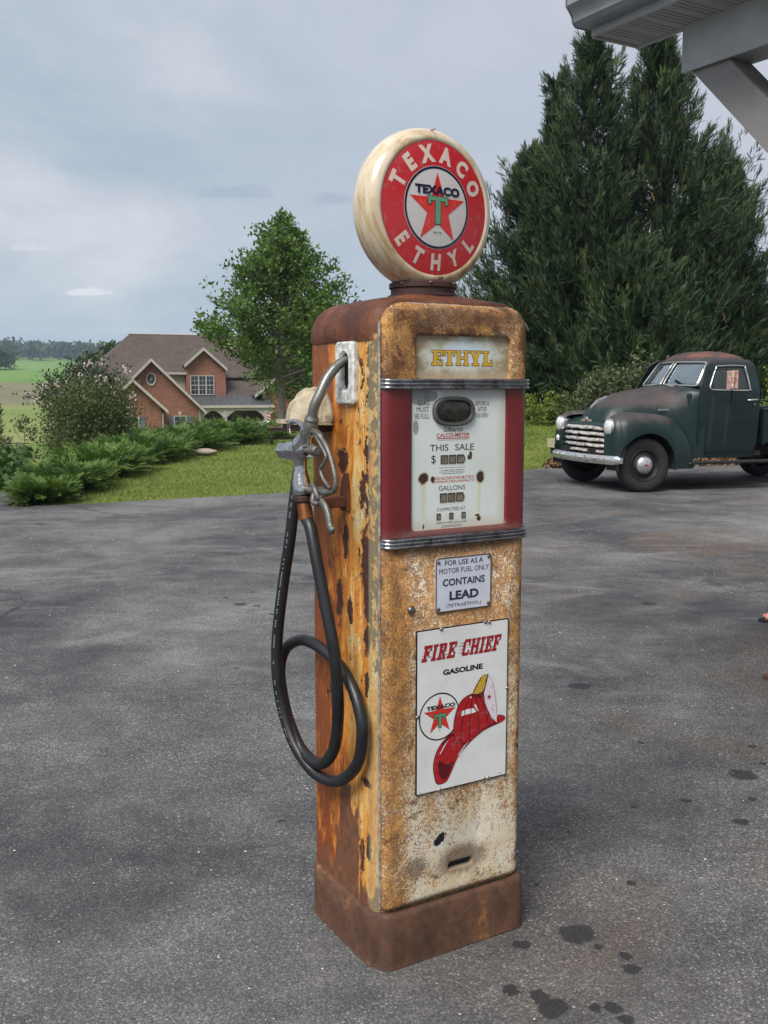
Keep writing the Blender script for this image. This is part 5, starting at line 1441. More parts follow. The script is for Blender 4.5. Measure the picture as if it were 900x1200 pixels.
# ================================================================== VEGETATION
rng = np.random.default_rng(11)
M_cyp = leaf_mat('cypress_green', [(.12, (.013, .027, .013)), (.4, (.028, .056, .026)), (.62, (.058, .100, .042)), (.82, (.112, .160, .062)), (.93, (.15, .19, .07)), (1.0, (.17, .11, .05))], .6, .15)
M_bark = flat('bark', (.10, .08, .062), .9, 0, .5, 12, bumpv=.6)
M_bark2 = flat('grey_bark', (.16, .145, .12), .9, 0, .4, 10, bumpv=.5)
SV, SF = spray_template(4, .36, .042, .36)


def cypress(x, y, H, R, label, seed, nb=430, lean=(0, 0), skip_low=0):
    rng = np.random.default_rng(seed); z0 = float(terrain(x, y))
    root = empty('cypress_tree', (x, y, z0), 0, label, 'tree', 'tall cypresses behind the truck')
    MB().tube([(0, 0, -.2), (0, 0, H * .5), (lean[0], lean[1], H * .96)], [.17, .10, .015], 8).build('trunk', M_bark, root, smooth=60)
    Ps = []; Ds = []; Ss = []; Ts = []
    BR = MB()
    lob = rng.uniform(0, 6.28, 4)
    for i in range(nb):
        f = (i + rng.random()) / nb; zb = H * (.0 + .955 * f ** 1.12)
        az = i * 2.39996 + rng.normal() * .35
        lobes = 1 + .16 * math.sin(2 * az + lob[0] + zb * .8) + .12 * math.sin(3 * az + lob[1] - zb * 1.3)
        rr = R * (.80 + .20 * min(1, zb)) * (1 - (zb / H)) ** .80 * lobes
        L = max(.20, rr * (rng.uniform(.70, 1.08) if rng.random() < .8 else rng.uniform(1.08, 1.35)))
        up = math.radians(rng.uniform(5, 30) + 34 * f)
        d = np.array([math.cos(az) * math.cos(up), math.sin(az) * math.cos(up), math.sin(up)])
        base = np.array([lean[0] * f, lean[1] * f, zb])
        tb = rng.normal() * .13
        # plumes: each bough splits into a few upswept feathery fingers
        nf = 2 + int(2.0 * L)
        for q in range(nf):
            t0 = rng.uniform(.30, .92) if q else .55
            fb = base + d * L * t0 + rng.normal(size=3) * .10 * L * (1 - t0 * .5)
            fd = d * rng.uniform(.55, 1.0) + np.array([0, 0, 1.]) * rng.uniform(.25, .95) + rng.normal(size=3) * .28
            fd /= np.linalg.norm(fd); fl = rng.uniform(.42, .92) * (.55 + .25 * L) * (1 - .25 * f)
            n = int(26 + 16 * fl); tt = rng.random(n) ** .85
            w_ = .11 * fl * (1.15 - tt) + .008
            pos = fb + fd * fl * tt[:, None] + rng.normal(size=(n, 3)) * w_[:, None] + np.array([0, 0, 1.]) * (.10 * fl * tt ** 2)[:, None]
            dirs = fd + rng.normal(size=(n, 3)) * (.50 - .28 * tt)[:, None] + np.array([0, 0, .22])
            Ps.append(pos); Ds.append(dirs); Ss.append(rng.uniform(.13, .25, n) * (1.05 - .3 * tt))
            Ts.append(np.clip(.20 + tb + rng.normal() * .10 + rng.normal(size=n) * .10 + .52 * tt, 0, 1))
        # inner sprays fill the bough
        n = int(7 + 9 * L); tt = rng.uniform(.15, .9, n)
        Ps.append(base + d * L * tt[:, None] + rng.normal(size=(n, 3)) * .09); Ds.append(d + rng.normal(size=(n, 3)) * .7); Ss.append(rng.uniform(.2, .34, n)); Ts.append(np.clip(.34 + tb + rng.normal(size=n) * .1, 0, 1))
        if i % 3 == 0: BR.tube([tuple(base), tuple(base + d * L * .5 - np.array([0, 0, .08 * L])), tuple(base + d * L * .85)], [.022, .014, .006], 4, False)
    n = 90; tt = rng.random(n)
    Ps.append(np.stack([lean[0] + rng.normal(size=n) * .05 * (1.1 - tt), lean[1] + rng.normal(size=n) * .05 * (1.1 - tt), H * (.90 + .10 * tt)], 1)); Ds.append(np.stack([rng.normal(size=n) * .35, rng.normal(size=n) * .35, np.ones(n)], 1)); Ss.append(rng.uniform(.09, .17, n)); Ts.append(rng.uniform(.3, .6, n))
    P = np.concatenate(Ps); D = np.concatenate(Ds); s = np.concatenate(Ss)[:, None]; T = np.concatenate(Ts)
    keep = P[:, 2] > .02; P, D, s, T = P[keep], D[keep], s[keep], T[keep]
    T = np.where(rng.random(len(T)) < .012, 1.43, T)
    X_, Y_, Z_ = frames(D, rng)
    me = scatter_mesh('crown', SV, SF, P, X_ * s, Y_ * s, Z_ * s, T, M_cyp)
    BR.build('branches', M_bark, root)
    o = link('crown', me, None, root); return root


cypress(4.33, 22.0, 8.1, 2.2, 'narrow-topped dark cypress with a sharp tip, tallest left of the porch eave', 1, 280)
cypress(3.72, 22.6, 7.35, 1.55, 'thin cypress spire just left of the sharp-tipped tallest one', 2, 190)
cypress(5.95, 22.9, 8.4, 3.0, 'broad cypress whose top is cut by the soffit corner', 3, 335)
cypress(3.25, 23.2, 5.9, 2.2, 'shorter cypress at the left of the clump, nearest the pump globe', 4, 250)
cypress(7.6, 23.6, 5.9, 2.3, 'cypress behind the truck cab roof, low shoulder under the brace', 5, 280)
cypress(10.0, 24.6, 4.0, 2.0, 'rightmost cypress, running out of the frame beside the truck bed', 6, 190)
cypress(5.1, 20.9, 3.4, 2.1, 'low full cypress in front of the clump, right behind the truck hood', 7, 190)


def leafy(name, x, y, H, trunk_h, env, nleaf, leaf, mat, label, cat, group=None, seed=0, trunk_r=.1, z0=None, bark=None, clump=.35, nlimb=22, upw=.5, cl_n=26, droop=0, skew=0, extra=None, crownname='crown'):
    """broadleaf: env(z/H)->radius; limbs carry clumps of single leaves"""
    rng = np.random.default_rng(seed); z0 = float(terrain(x, y)) if z0 is None else z0
    root = empty(name, (x, y, z0), 0, label, cat, group)
    TB = MB(); ctr = []
    if trunk_r: TB.tube([(0, 0, -.25), (.02, 0, trunk_h * .5), (-.03, .03, trunk_h), (skew * .6, 0, H * .72), (skew, 0, H * .97)], [trunk_r * 1.25, trunk_r, trunk_r * .85, trunk_r * .35, .012], 9)
    nc = nleaf // cl_n
    tips = []
    for i in range(nlimb):
        f = (i + .5) / nlimb; z = trunk_h * .75 + (H * .86 - trunk_h * .75) * f ** 1.1; az = i * 2.4 + rng.normal() * .3
        ztip = z + (H - z) * rng.uniform(.18, .5); r = env(min(.97, ztip / H)) * rng.uniform(.8, 1.12)
        a = np.array([skew * z / H, 0, z]); b_ = np.array([skew * ztip / H + r * math.cos(az), r * math.sin(az), ztip]); mid_ = (a + b_) / 2 + np.array([0, 0, -.06 * r]) + rng.normal(size=3) * .05 * r
        if trunk_r: TB.tube([tuple(a), tuple(mid_), tuple(b_)], [trunk_r * .38 * (1 - .6 * f), trunk_r * .22 * (1 - .5 * f), .008], 5, False)
        tips.append((a, mid_, b_))
    for i in range(nc):
        if rng.random() < .86:
            a, m_, b_ = tips[rng.integers(len(tips))]; tt = rng.uniform(.35, 1.05)
            q = (m_ + (a - m_) * (1 - 2 * tt)) if tt < .5 else (m_ + (b_ - m_) * (2 * tt - 1)); q = q + rng.normal(size=3) * clump * .7
        else:
            z = H * (trunk_h / H * .85 + (1 - trunk_h / H * .85) * rng.random() ** .9); r = env(min(.99, z / H)) * math.sqrt(rng.uniform(.15, 1)); az = rng.random() * 6.283
            q = np.array([skew * z / H + r * math.cos(az), r * math.sin(az), z])
        ctr.append(q)
    ctr = np.array(ctr); tb = rng.normal(size=len(ctr)) * .16
    P = np.repeat(ctr, cl_n, 0) + rng.normal(size=(len(ctr) * cl_n, 3)) * np.array([1, 1, .8]) * clump * .5
    T = np.clip(.45 + np.repeat(tb, cl_n) + rng.normal(size=len(P)) * .16, 0, 1)
    D = rng.normal(size=P.shape) * .8 + np.array([0, 0, upw - droop]) + (P - np.array([0, 0, H * .5])) * np.array([1, 1, .2]) * .35
    keep = P[:, 2] > .01; P, T, D = P[keep], T[keep], D[keep]
    X_, Y_, Z_ = frames(D, rng, upbias=.3); s = (leaf * rng.uniform(.65, 1.25, len(P)))[:, None]
    link(crownname, scatter_mesh(crownname, LEAF_V, LEAF_F, P, X_ * s, Y_ * s, Z_ * s, T, mat), None, root)
    if trunk_r: TB.build('trunk', bark or M_bark2, root, smooth=60)
    if extra is not None:
        col, n_, zmin, nm = extra
        k = rng.choice(len(ctr), n_); q = ctr[k]; q = q[q[:, 2] > zmin * H]
        out = q * np.array([1, 1, 1]); rad = np.linalg.norm(out[:, :2], axis=1, keepdims=True) + .01
        q = q + np.concatenate([out[:, :2] / rad * .25, np.full((len(q), 1), .12)], 1)
        P = np.repeat(q, 26, 0) + rng.normal(size=(len(q) * 26, 3)) * np.array([.09, .09, .13]); D = rng.normal(size=P.shape); X_, Y_, Z_ = frames(D, rng); s = rng.uniform(.07, .12, len(P))[:, None]
        link(nm, scatter_mesh(nm, LEAF_V, LEAF_F, P, X_ * s * 1.6, Y_ * s, Z_ * s, rng.random(len(P)), col), None, root)
    return root


M_maple = leaf_mat('maple_leaf', [(.15, (.040, .085, .022)), (.4, (.080, .145, .036)), (.65, (.13, .205, .050)), (.85, (.20, .27, .07)), (.98, (.32, .29, .08))], .5, .3)
env_m = lambda f: 2.5 * np.interp(f, [0, .14, .25, .38, .5, .6, .7, .8, .9, 1], [.25, .5, .82, .95, 1.0, .92, .70, .46, .25, .04])
leafy('shade_tree', -3.42, 34, 6.85, 1.75, env_m, 23000, .14, M_maple, 'leafy green shade tree standing alone on the lawn left of the pump', 'tree', seed=21, trunk_r=.13, clump=.23, nlimb=64, skew=.15, cl_n=16)
M_dkleaf = leaf_mat('dark_broadleaf', [(.2, (.026, .052, .016)), (.5, (.048, .085, .022)), (.8, (.085, .125, .032))], .5, .25)
leafy('background_tree', -3.75, 47, 6.2, .6, lambda f: 2.0 * np.interp(f, [0, .2, .6, 1], [.8, 1, .85, .1]), 14000, .16, M_maple, 'dense lower tree behind the lone shade tree, beside the porch of the house', 'tree', seed=22, trunk_r=.1, clump=.5, nlimb=18)
M_myr = leaf_mat('myrtle_leaf', [(.2, (.028, .048, .022)), (.5, (.05, .080, .034)), (.8, (.085, .115, .045))], .5, .2)
mp, t, b = new_mat('pink_blossom'); t.put(b.inputs['Base Color'], t.ramp(t.attr('tint'), [(0, (.50, .32, .36)), (.5, (.62, .50, .50)), (1, (.70, .64, .61))])); b.inputs['Roughness'].default_value = .8
leafy('crepe_myrtle', -13.1, 45, 5.55, 1.0, lambda f: 1.65 * np.interp(f, [0, .3, .6, .8, .92, 1], [.5, .8, 1, .9, .62, .2]), 24000, .15, M_myr, 'crepe myrtle with pink and white blossoms at the left of the brick house', 'tree', seed=23, trunk_r=.09, clump=.45, nlimb=26, extra=(mp, 260, .50, 'blossoms'))
M_olive = leaf_mat('olive_bronze_leaf', [(.2, (.040, .062, .022)), (.5, (.085, .115, .034)), (.75, (.14, .15, .048)), (.95, (.22, .16, .07))], .5, .25)
leafy('shrub_tree', -11.0, 38.5, 4.35, .5, lambda f: 1.72 * np.interp(f, [0, .25, .55, .8, 1], [.5, .85, 1, .72, .15]), 18000, .12, M_olive, 'broad bronze-green shrubby tree in front of the blossoming myrtle', 'tree', seed=24, trunk_r=.08, clump=.45, nlimb=26, upw=.1)
leafy('distant_tree', -30.5, 112, 12.6, 2, lambda f: 2.6 * np.interp(f, [0, .3, .7, 1], [.5, 1, .9, .3]), 5000, .5, M_dkleaf, 'round treetop rising behind the left slope of the house roof', 'tree', seed=25, trunk_r=.3, clump=.9, nlimb=14)
leafy('sapling', -14.5, 41.0, 3.15, .9, lambda f: .6 * np.interp(f, [0, .3, .7, 1], [.3, .9, 1, .6]), 520, .13, M_olive, 'thin open young tree before the fence at the left edge', 'tree', seed=26, trunk_r=.045, clump=.3, nlimb=16)
leafy('dark_shrub', -16.9, 44, 1.55, .2, lambda f: 1.7 * np.interp(f, [0, .5, 1], [.9, 1, .4]), 6000, .11, M_dkleaf, 'dark rounded shrub low at the left edge below the sapling', 'shrub', seed=27, trunk_r=.04, clump=.35, nlimb=10)
M_bush = leaf_mat('bush_leaf', [(.2, (.040, .058, .030)), (.5, (.075, .098, .045)), (.8, (.13, .155, .075))], .45, .25)
leafy('laurel_bush', 4.35, 18.6, 1.5, .15, lambda f: 1.05 * np.interp(f, [0, .5, .8, 1], [.9, 1, .8, .2]), 9000, .075, M_bush, 'rounded grey-green bush behind the truck hood and windshield', 'bush', seed=28, trunk_r=.03, clump=.22, nlimb=14)
M_lime = leaf_mat('lime_leaf', [(.2, (.10, .16, .03)), (.5, (.17, .24, .045)), (.8, (.30, .33, .07))], .5, .35)
leafy('lime_shrub', 8.25, 20.0, 1.45, .1, lambda f: .9 * np.interp(f, [0, .5, 1], [.9, 1, .3]), 4500, .08, M_lime, 'bright lime-green shrub behind the rear of the cab at the right edge', 'shrub', seed=29, trunk_r=.03, clump=.2, nlimb=10)
for k, (x, y, h_) in enumerate(((3.15, 20.6, .55), (3.75, 20.8, .5))):
    leafy('goldenrod_clump', x, y, h_, .05, lambda f: .38 * np.interp(f, [0, .5, 1], [.9, 1, .5]), 1300, .06, M_lime, ('yellow-green weed clump under the cypresses, next to the pump edge', 'yellow-green weed clump under the cypresses, next to the truck headlight')[k], 'plant', seed=30 + k, trunk_r=.012, clump=.12, nlimb=8, crownname='leaves')

# dark conifer at the left border
cy = cypress(-17.1, 44.0, 5.2, 1.15, 'dark conifer cut by the left edge of the view', 33, 90); cy['group'] = 'conifer at the left edge'; del cy['group']
for o in cy.children:
    if o.name.startswith('crown'): o.data.materials[0] = leaf_mat('blue_black_needles', [(.2, (.012, .028, .024)), (.8, (.03, .055, .04))], .6, .1)

# junipers
M_jun = leaf_mat('juniper_green', [(.12, (.015, .036, .012)), (.36, (.042, .090, .024)), (.62, (.10, .18, .040)), (.88, (.23, .32, .075))], .6, .2)
JV, JF = spray_template(4, .40, .040, .32)


def juniper(cx, cy_, rx, ry, h, n, seed, label):
    rng = np.random.default_rng(seed); root = empty('juniper_bush', (cx, cy_, float(terrain(cx, cy_))), 0, label, 'bush', 'juniper bushes along the lawn')
    Ps = []; Ds = []; Ss = []; Ts = []; BR = MB()
    for i in range(n):
        a = rng.random() * 6.283; r0 = math.sqrt(rng.random()) * .85
        b0 = np.array([math.cos(a) * r0 * rx, math.sin(a) * r0 * ry, h * rng.uniform(.05, .45) * (1 - .5 * r0)])
        az = a + rng.normal() * .7 if rng.random() < .75 else math.radians(rng.uniform(130, 260)); el = math.radians(rng.uniform(8, 46)); L = rng.uniform(.45, .95) * h
        d = np.array([math.cos(az) * math.cos(el), math.sin(az) * math.cos(el), math.sin(el)])
        sd_ = np.cross(d, [0, 0, 1.]); sd_ /= np.linalg.norm(sd_) + 1e-6
        m_ = 46; tt = rng.random(m_) ** .8; sg = rng.choice([-1, 1], m_); wd = rng.random(m_) * .22 * L * np.sin(np.clip(tt * 3.0, 0, 3.1))
        pos = b0 + d * L * tt[:, None] + sd_ * (sg * wd)[:, None] - np.array([0, 0, 1.]) * .12 * L * (tt ** 2)[:, None] + rng.normal(size=(m_, 3)) * .012
        dirs = d + sd_ * (sg * .55 * (1.1 - tt))[:, None] - np.array([0, 0, .15]) * tt[:, None] + rng.normal(size=(m_, 3)) * .20
        tb = rng.normal() * .10
        Ps.append(pos); Ds.append(dirs); Ss.append(rng.uniform(.07, .13, m_)); Ts.append(np.clip(.12 + .62 * tt + tb + rng.normal(size=m_) * .09, 0, 1))
        if i % 8 == 0: BR.tube([tuple(b0), tuple(b0 + d * L * .5), tuple(b0 + d * L * .9 - np.array([0, 0, .1 * L]))], [.010, .007, .003], 4, False)
    P = np.concatenate(Ps); D = np.concatenate(Ds); s = np.concatenate(Ss)[:, None]; T = np.concatenate(Ts)
    tz = terrain(P[:, 0] + cx, P[:, 1] + cy_) - float(terrain(cx, cy_)); P[:, 2] += np.clip(tz, -.6, .6)
    X_, Y_, Z_ = frames(D, rng, upbias=.6)
    link('foliage', scatter_mesh('foliage', JV, JF, P, X_ * s * 1.3, Y_ * s, Z_ * s, T, M_jun), None, root)
    BR.build('stems', M_bark, root)


for k, a in enumerate(((-4.05, 12.1, .12, .38, .40, 230, 'front juniper bush spilling onto the asphalt at the far left'),
          (-4.2, 13.5, .24, 1.0, .52, 400, 'second juniper bush along the lawn edge, behind the front one'),
          (-4.4, 15.9, .38, 1.5, .62, 520, 'third juniper bush, below the bronze-green tree'),
          (-4.5, 19.0, .58, 1.7, .68, 560, 'fourth juniper bush, where the hedge passes the small brick gable'),
          (-4.3, 21.9, .75, 1.5, .70, 520, 'fifth juniper bush, before the ground-floor window with shutters'),
          (-3.85, 24.5, .8, 1.4, .80, 460, 'sixth juniper bush, before the porch columns'),
          (-3.3, 27.0, .75, 1.3, .62, 340, 'last juniper bush, at the foot of the lone shade tree'))):
    juniper(a[0], a[1], a[2], a[3], a[4], a[5], 50 + k, a[6])

# ivy on the bank left
N = 24000; rng = np.random.default_rng(70)
x = rng.uniform(-13, -4.7, N); y = rng.uniform(13.3, 19.5, N); hgt = .10 + .22 * (np.sin(x * 2.1) * np.sin(y * 1.7 + 1) * .5 + .5)
kp = x < -.350 * y; x, y, hgt = x[kp], y[kp], hgt[kp]; N = len(x)
P = np.stack([x, y, terrain(x, y) + hgt * rng.random(N) ** .5 + .12 * sstep(13.3, 15, y)], 1); D = rng.normal(size=P.shape) + np.array([0, -.3, .6]); X_, Y_, Z_ = frames(D, rng, upbias=.6); s = rng.uniform(.07, .12, N)[:, None]
M_ivy = leaf_mat('ivy_leaf', [(.2, (.030, .062, .020)), (.5, (.055, .105, .030)), (.8, (.10, .165, .045))], .45, .2)
tag(link('ivy_bank', scatter_mesh('ivy_bank', LEAF_V, LEAF_F, P, X_ * s * 1.5, Y_ * s, Z_ * s, rng.random(N), M_ivy), None), 'green ground cover on the bank at the left edge of the asphalt', 'ground cover', kind='stuff')

# grass blades on the lawn
M_blade = leaf_mat('grass_blade', [(.1, (.11, .145, .040)), (.4, (.19, .245, .065)), (.7, (.275, .325, .098)), (.95, (.38, .36, .16))], .6, .35)
from mathutils.geometry import intersect_point_quad_2d
def inside(px, py, poly):
    c = np.zeros(len(px), bool); j = len(poly) - 1
    for i in range(len(poly)):
        xi, yi = poly[i]; xj, yj = poly[j]
        c ^= ((yi > py) != (yj > py)) & (px < (xj - xi) * (py - yi) / (yj - yi + 1e-12) + xi); j = i
    return c
N = 230000; rng = np.random.default_rng(71)
y = 11.8 + 28 * rng.random(N) ** 1.7; x = rng.uniform(-.34, .45, N) * y
keep = ~inside(x, y, [(a, b_ - .03) for a, b_ in lot]) & (x > -4.4); x, y = x[keep], y[keep]; N = len(x)
patch = np.sin(x * 1.3 + 2 * np.sin(y * .7)) * np.sin(y * .9 + 1.3 * np.sin(x * .8)) * .12
P = np.stack([x, y, terrain(x, y) - .005], 1); D = np.stack([rng.normal(size=N) * .35, rng.normal(size=N) * .35, np.ones(N)], 1); X_, Y_, Z_ = frames(D, rng); h_ = (rng.uniform(.022, .045, N) * (1 + np.clip((y - 14) / 30, 0, .6)))[:, None]
w_ = h_ * (.22 + .022 * y[:, None])
tag(link('lawn_grass', scatter_mesh('lawn_grass', [(-.5, 0, 0), (.5, 0, 0), (.05, 1, .25)], [(0, 1, 2)], P, X_ * w_, Y_ * h_, Z_ * h_, np.clip(.45 + patch + rng.normal(size=N) * .15, 0, 1), M_blade), None), 'short mown grass of the lawn beyond the asphalt', 'grass', kind='stuff')

# mulch and leaf litter at the edge behind the truck
M_mulch, t, b = new_mat('bark_mulch'); t.put(b.inputs['Base Color'], t.ramp(t.attr('tint'), [(0, (.09, .045, .022)), (.5, (.19, .10, .05)), (.85, (.30, .19, .11)), (1, (.42, .33, .22))])); b.inputs['Roughness'].default_value = .9
N = 26000; rng = np.random.default_rng(72); x = rng.uniform(2.75, 9.5, N); y = 17.0 + (x - 2.75) * .24 + rng.uniform(-.15, 2.2, N) * np.clip((x - 2.6) / 1.0, .1, 1)
P = np.stack([x, y, terrain(x, y) + .02 + rng.random(N) * .035], 1); D = rng.normal(size=P.shape) * np.array([1, 1, .4]); X_, Y_, Z_ = frames(D, rng, upbias=.6); s = rng.uniform(.04, .10, N)[:, None]
tag(link('mulch_bed', scatter_mesh('mulch_bed', LEAF_V, LEAF_F, P, X_ * s, Y_ * s, Z_ * s, rng.random(N), M_mulch), None), 'reddish bark mulch and dead leaves under the trees behind the truck', 'mulch', kind='stuff')

# distant woods
M_wood = leaf_mat('far_woods', [(.2, (.030, .050, .022)), (.6, (.05, .08, .03)), (.9, (.08, .11, .04))], .8, .1)
rng = np.random.default_rng(73); Ps = []; Ts = []
for i in range(900):
    yy = rng.uniform(880, 1180); xx = rng.uniform(-700, 420); z_ = float(terrain(xx, yy)); hh = rng.uniform(9, 17); rr = rng.uniform(4, 7.5); n = 60
    q = rng.normal(size=(n, 3)); q /= np.linalg.norm(q, axis=1, keepdims=True); q *= rng.uniform(.6, 1.05, (n, 1))
    Ps.append(np.array([xx, yy, z_ + hh * .55]) + q * np.array([rr, rr, hh * .5])); Ts.append(np.clip(rng.normal(.5, .18) + rng.normal(size=n) * .1, 0, 1))
P = np.concatenate(Ps); D = rng.normal(size=P.shape); X_, Y_, Z_ = frames(D, rng); s = rng.uniform(2.2, 4.5, len(P))[:, None]
tag(link('far_woods', scatter_mesh('far_woods', LEAF_V, LEAF_F, P, X_ * s * 1.3, Y_ * s, Z_ * s, np.concatenate(Ts), M_wood), None), 'blue hazy woods along the skyline at the far left', 'woods', kind='stuff')
leafy('hilltop_tree', -187, 498, 9, 1, lambda f: 7 * np.interp(f, [0, .5, 1], [.8, 1, .4]), 1500, 1.4, M_dkleaf, 'dark lone tree on the crest of the green hill at the left edge', 'tree', seed=77, trunk_r=.5, clump=2.5, nlimb=8)

# ================================================================== RAIL FENCE
M_fence = flat('dark_stained_rail', (.035, .028, .024), .8, 0, .4, 3)
M_fence2 = flat('weathered_rail', (.09, .085, .08), .8, 0, .4, 3)
fence = empty('rail_fence', (-60, 150, float(terrain(-60, 150))), 0, 'low dark three-rail fence crossing the valley field at the left', 'fence')
post_me = MB().box(-.11, .11, -.09, .09, -.6, 1.15).mesh('post'); post_me.materials.append(M_fence)
px_ = [-26 + 2.45 * i for i in range(34)]
for i, x in enumerate(px_):
    o = bpy.data.objects.new('post', post_me); C.objects.link(o); o.parent = fence; o.location = (x, 0, float(terrain(-60 + x, 150)) - fence.location.z)
for h_ in (.30, .66, 1.02):
    for i in range(len(px_) - 1):
        a = (px_[i], -.1, float(terrain(-60 + px_[i], 150)) - fence.location.z + h_); b_ = (px_[i + 1], -.1, float(terrain(-60 + px_[i + 1], 150)) - fence.location.z + h_)
        MB().beam(a, b_, .05, .15).build('rail', M_fence if h_ > .9 else M_fence2, fence)

# ================================================================== BRICK HOUSE
m, t, b = new_mat('house_brick'); co = t.coord(); X, Y, Z = t.sep(co)
wall_u = t.math('ADD', X, Y); cv_ = t.node('ShaderNodeCombineXYZ', None, _0=wall_u, _1=Z, _2=0.).outputs[0]
bk = t.node('ShaderNodeTexBrick', None, Color1=(.19, .067, .038, 1), Color2=(.29, .112, .063, 1), Mortar=(.25, .19, .16, 1), Scale=1., Mortar_Size=.006, Brick_Width=.215, Row_Height=.075)
t.l.new(cv_, bk.inputs['Vector'])
t.put(b.inputs['Base Color'], t.mix(t.math('MULTIPLY', t.step(t.noise(1.5, 6, .7, co), .4, .7), .35), bk.outputs[0], (.17, .065, .045))); b.inputs['Roughness'].default_value = .85
bump(t, b, bk.outputs['Fac'], -.3, .01); H_brick = m
m, t, b = new_mat('roof_shingle'); co = t.coord(); X, Y, Z = t.sep(co)
cv_ = t.node('ShaderNodeCombineXYZ', None, _0=t.math('ADD', X, Y), _1=t.math('MULTIPLY', Z, 1.6), _2=0.).outputs[0]
bk = t.node('ShaderNodeTexBrick', None, Color1=(.070, .052, .045, 1), Color2=(.10, .076, .066, 1), Mortar=(.045, .036, .033, 1), Scale=1., Mortar_Size=.012, Brick_Width=.45, Row_Height=.22)
t.l.new(cv_, bk.inputs['Vector']); t.put(b.inputs['Base Color'], t.mix(.35, bk.outputs[0], t.ramp(t.noise(2.5, 6, .7, co), [(.35, (.055, .042, .036)), (.65, (.11, .085, .074))]))); b.inputs['Roughness'].default_value = .9; H_roof = m
H_trim = flat('house_trim', (.40, .37, .33), .6, 0, .1, 2); H_cream = flat('cream_siding', (.42, .36, .25), .7, 0, .1, 4)
H_metal = flat('standing_seam_metal', (.13, .14, .15), .4, .5, .2, 3); H_shut = flat('slate_blue_shutter', (.10, .125, .155), .6); H_dark = flat('porch_interior', (.05, .045, .042), .8)
m, t, b = new_mat('house_glass'); t.put(b.inputs['Base Color'], t.ramp(t.noise(1.3, 3, .5, t.coord()), [(.4, (.012, .018, .026)), (.65, (.05, .065, .08))])); b.inputs['Roughness'].default_value = .08; H_glass = m

a20 = math.radians(20)
HS_ = empty('brick_house', (-17.205, 75, -3.1), a20, 'two-storey red brick house with brown shingle roof and several gables', 'house')
GZ0 = -3.1
def hz(z): return z - GZ0     # world height to house-local
def hbox(name, x0, x1, y0, y1, z0, z1, m, par=None, bevel=0): return MB().box(x0, x1, y0, y1, hz(z0), hz(z1)).build(name, m, par or HS_, bevel=bevel)


def gable_wall(name, xa, xl, xr, zpk, slope, zb, y, d, m=None):
    """front wall under a gable: apex xa, sides xl..xr"""
    P = [(xl, y, hz(zb)), (xr, y, hz(zb)), (xr, y, hz(zpk - (xr - xa) * slope)), (xa, y, hz(zpk)), (xl, y, hz(zpk - (xa - xl) * slope))]
    return MB().prism(P, (0, d, 0)).build(name, m or H_brick, HS_)


def gable_roof(xa, xl, xr, zpk, slope, y0, y1, name='gable_roof'):
    """two roof slabs over xl..xr from the front overhang y0 back to y1, with rake boards"""
    th = .16
    for sg, xe in ((-1, xl), (1, xr)):
        ze = zpk - abs(xe - xa) * slope
        o = MB().prism([(xa, y0, hz(zpk)), (xe, y0, hz(ze)), (xe, y0, hz(ze) + th), (xa, y0, hz(zpk) + th)], (0, y1 - y0, 0)).build(name, H_roof, HS_)
        MB().prism([(xa, y0 - .06, hz(zpk) - .12), (xe, y0 - .06, hz(ze) - .12), (xe, y0 - .06, hz(ze) + th - .03), (xa, y0 - .06, hz(zpk) + th - .03)], (0, .055, 0)).build('rake_board', H_trim, o)


def house_window(x0, x1, z0, z1, y, cols=2, rows=2, sash=1, par=None):
    f = MB()
    f.box(x0 - .07, x0, y - .06, y + .02, hz(z0 - .07), hz(z1 + .07)); f.box(x1, x1 + .07, y - .06, y + .02, hz(z0 - .07), hz(z1 + .07)); f.box(x0, x1, y - .06, y + .02, hz(z1), hz(z1 + .07)); f.box(x0, x1, y - .09, y + .02, hz(z0 - .07), hz(z0))
    o = f.build('window', H_trim, par or HS_)
    MB().box(x0, x1, y - .02, y - .005, hz(z0), hz(z1)).build('pane', H_glass, o)
    mt = MB()
    for s_ in range(1, sash): xx = x0 + (x1 - x0) * s_ / sash; mt.box(xx - .05, xx + .05, y - .055, y - .02, hz(z0), hz(z1))
    for i in range(1, cols * sash):
        if i % cols: xx = x0 + (x1 - x0) * i / (cols * sash); mt.box(xx - .012, xx + .012, y - .035, y - .021, hz(z0), hz(z1))
    for j in range(1, rows): zz_ = z0 + (z1 - z0) * j / rows; mt.box(x0, x1, y - .04, y - .0205, hz(zz_ - (.03 if j * 2 == rows else .012)), hz(zz_ + (.03 if j * 2 == rows else .012)))
    mt.build('muntins', H_trim, o); return o


# big front gable
gable_wall('front_wall', .12, -2.0, 3.6, 3.10, .985, -3.6, 0, .3)
gable_roof(.12, -2.3, 4.05, 3.14, .985, -.5, 8)
hbox('side_wall', 3.32, 3.598, .31, 5, -3.6, -.55, H_brick)
o = MB().lathe([(.30, 0), (.36, 0), (.36, .07), (.30, .07), (.27, .04)], 24, Matrix.Translation((.14, -.001, hz(1.76))) @ Matrix.Scale(1.35, 4, (0, 0, 1)) @ Matrix.Rotation(PI / 2, 4, 'X')).build('oval_window', H_trim, HS_)
MB().lathe([(.0001, .03), (.29, .03)], 24, Matrix.Translation((.14, -.001, hz(1.76))) @ Matrix.Scale(1.35, 4, (0, 0, 1)) @ Matrix.Rotation(PI / 2, 4, 'X')).build('pane', H_glass, o)
mt = MB()
for a in np.linspace(0, PI, 5)[:4]: mt.beam((.14 - .28 * math.cos(a), -.045, hz(1.76) - .38 * math.sin(a)), (.14 + .28 * math.cos(a), -.045, hz(1.76) + .38 * math.sin(a)), .02, .02, (0, 1, 0))
mt.build('muntins', H_trim, o)
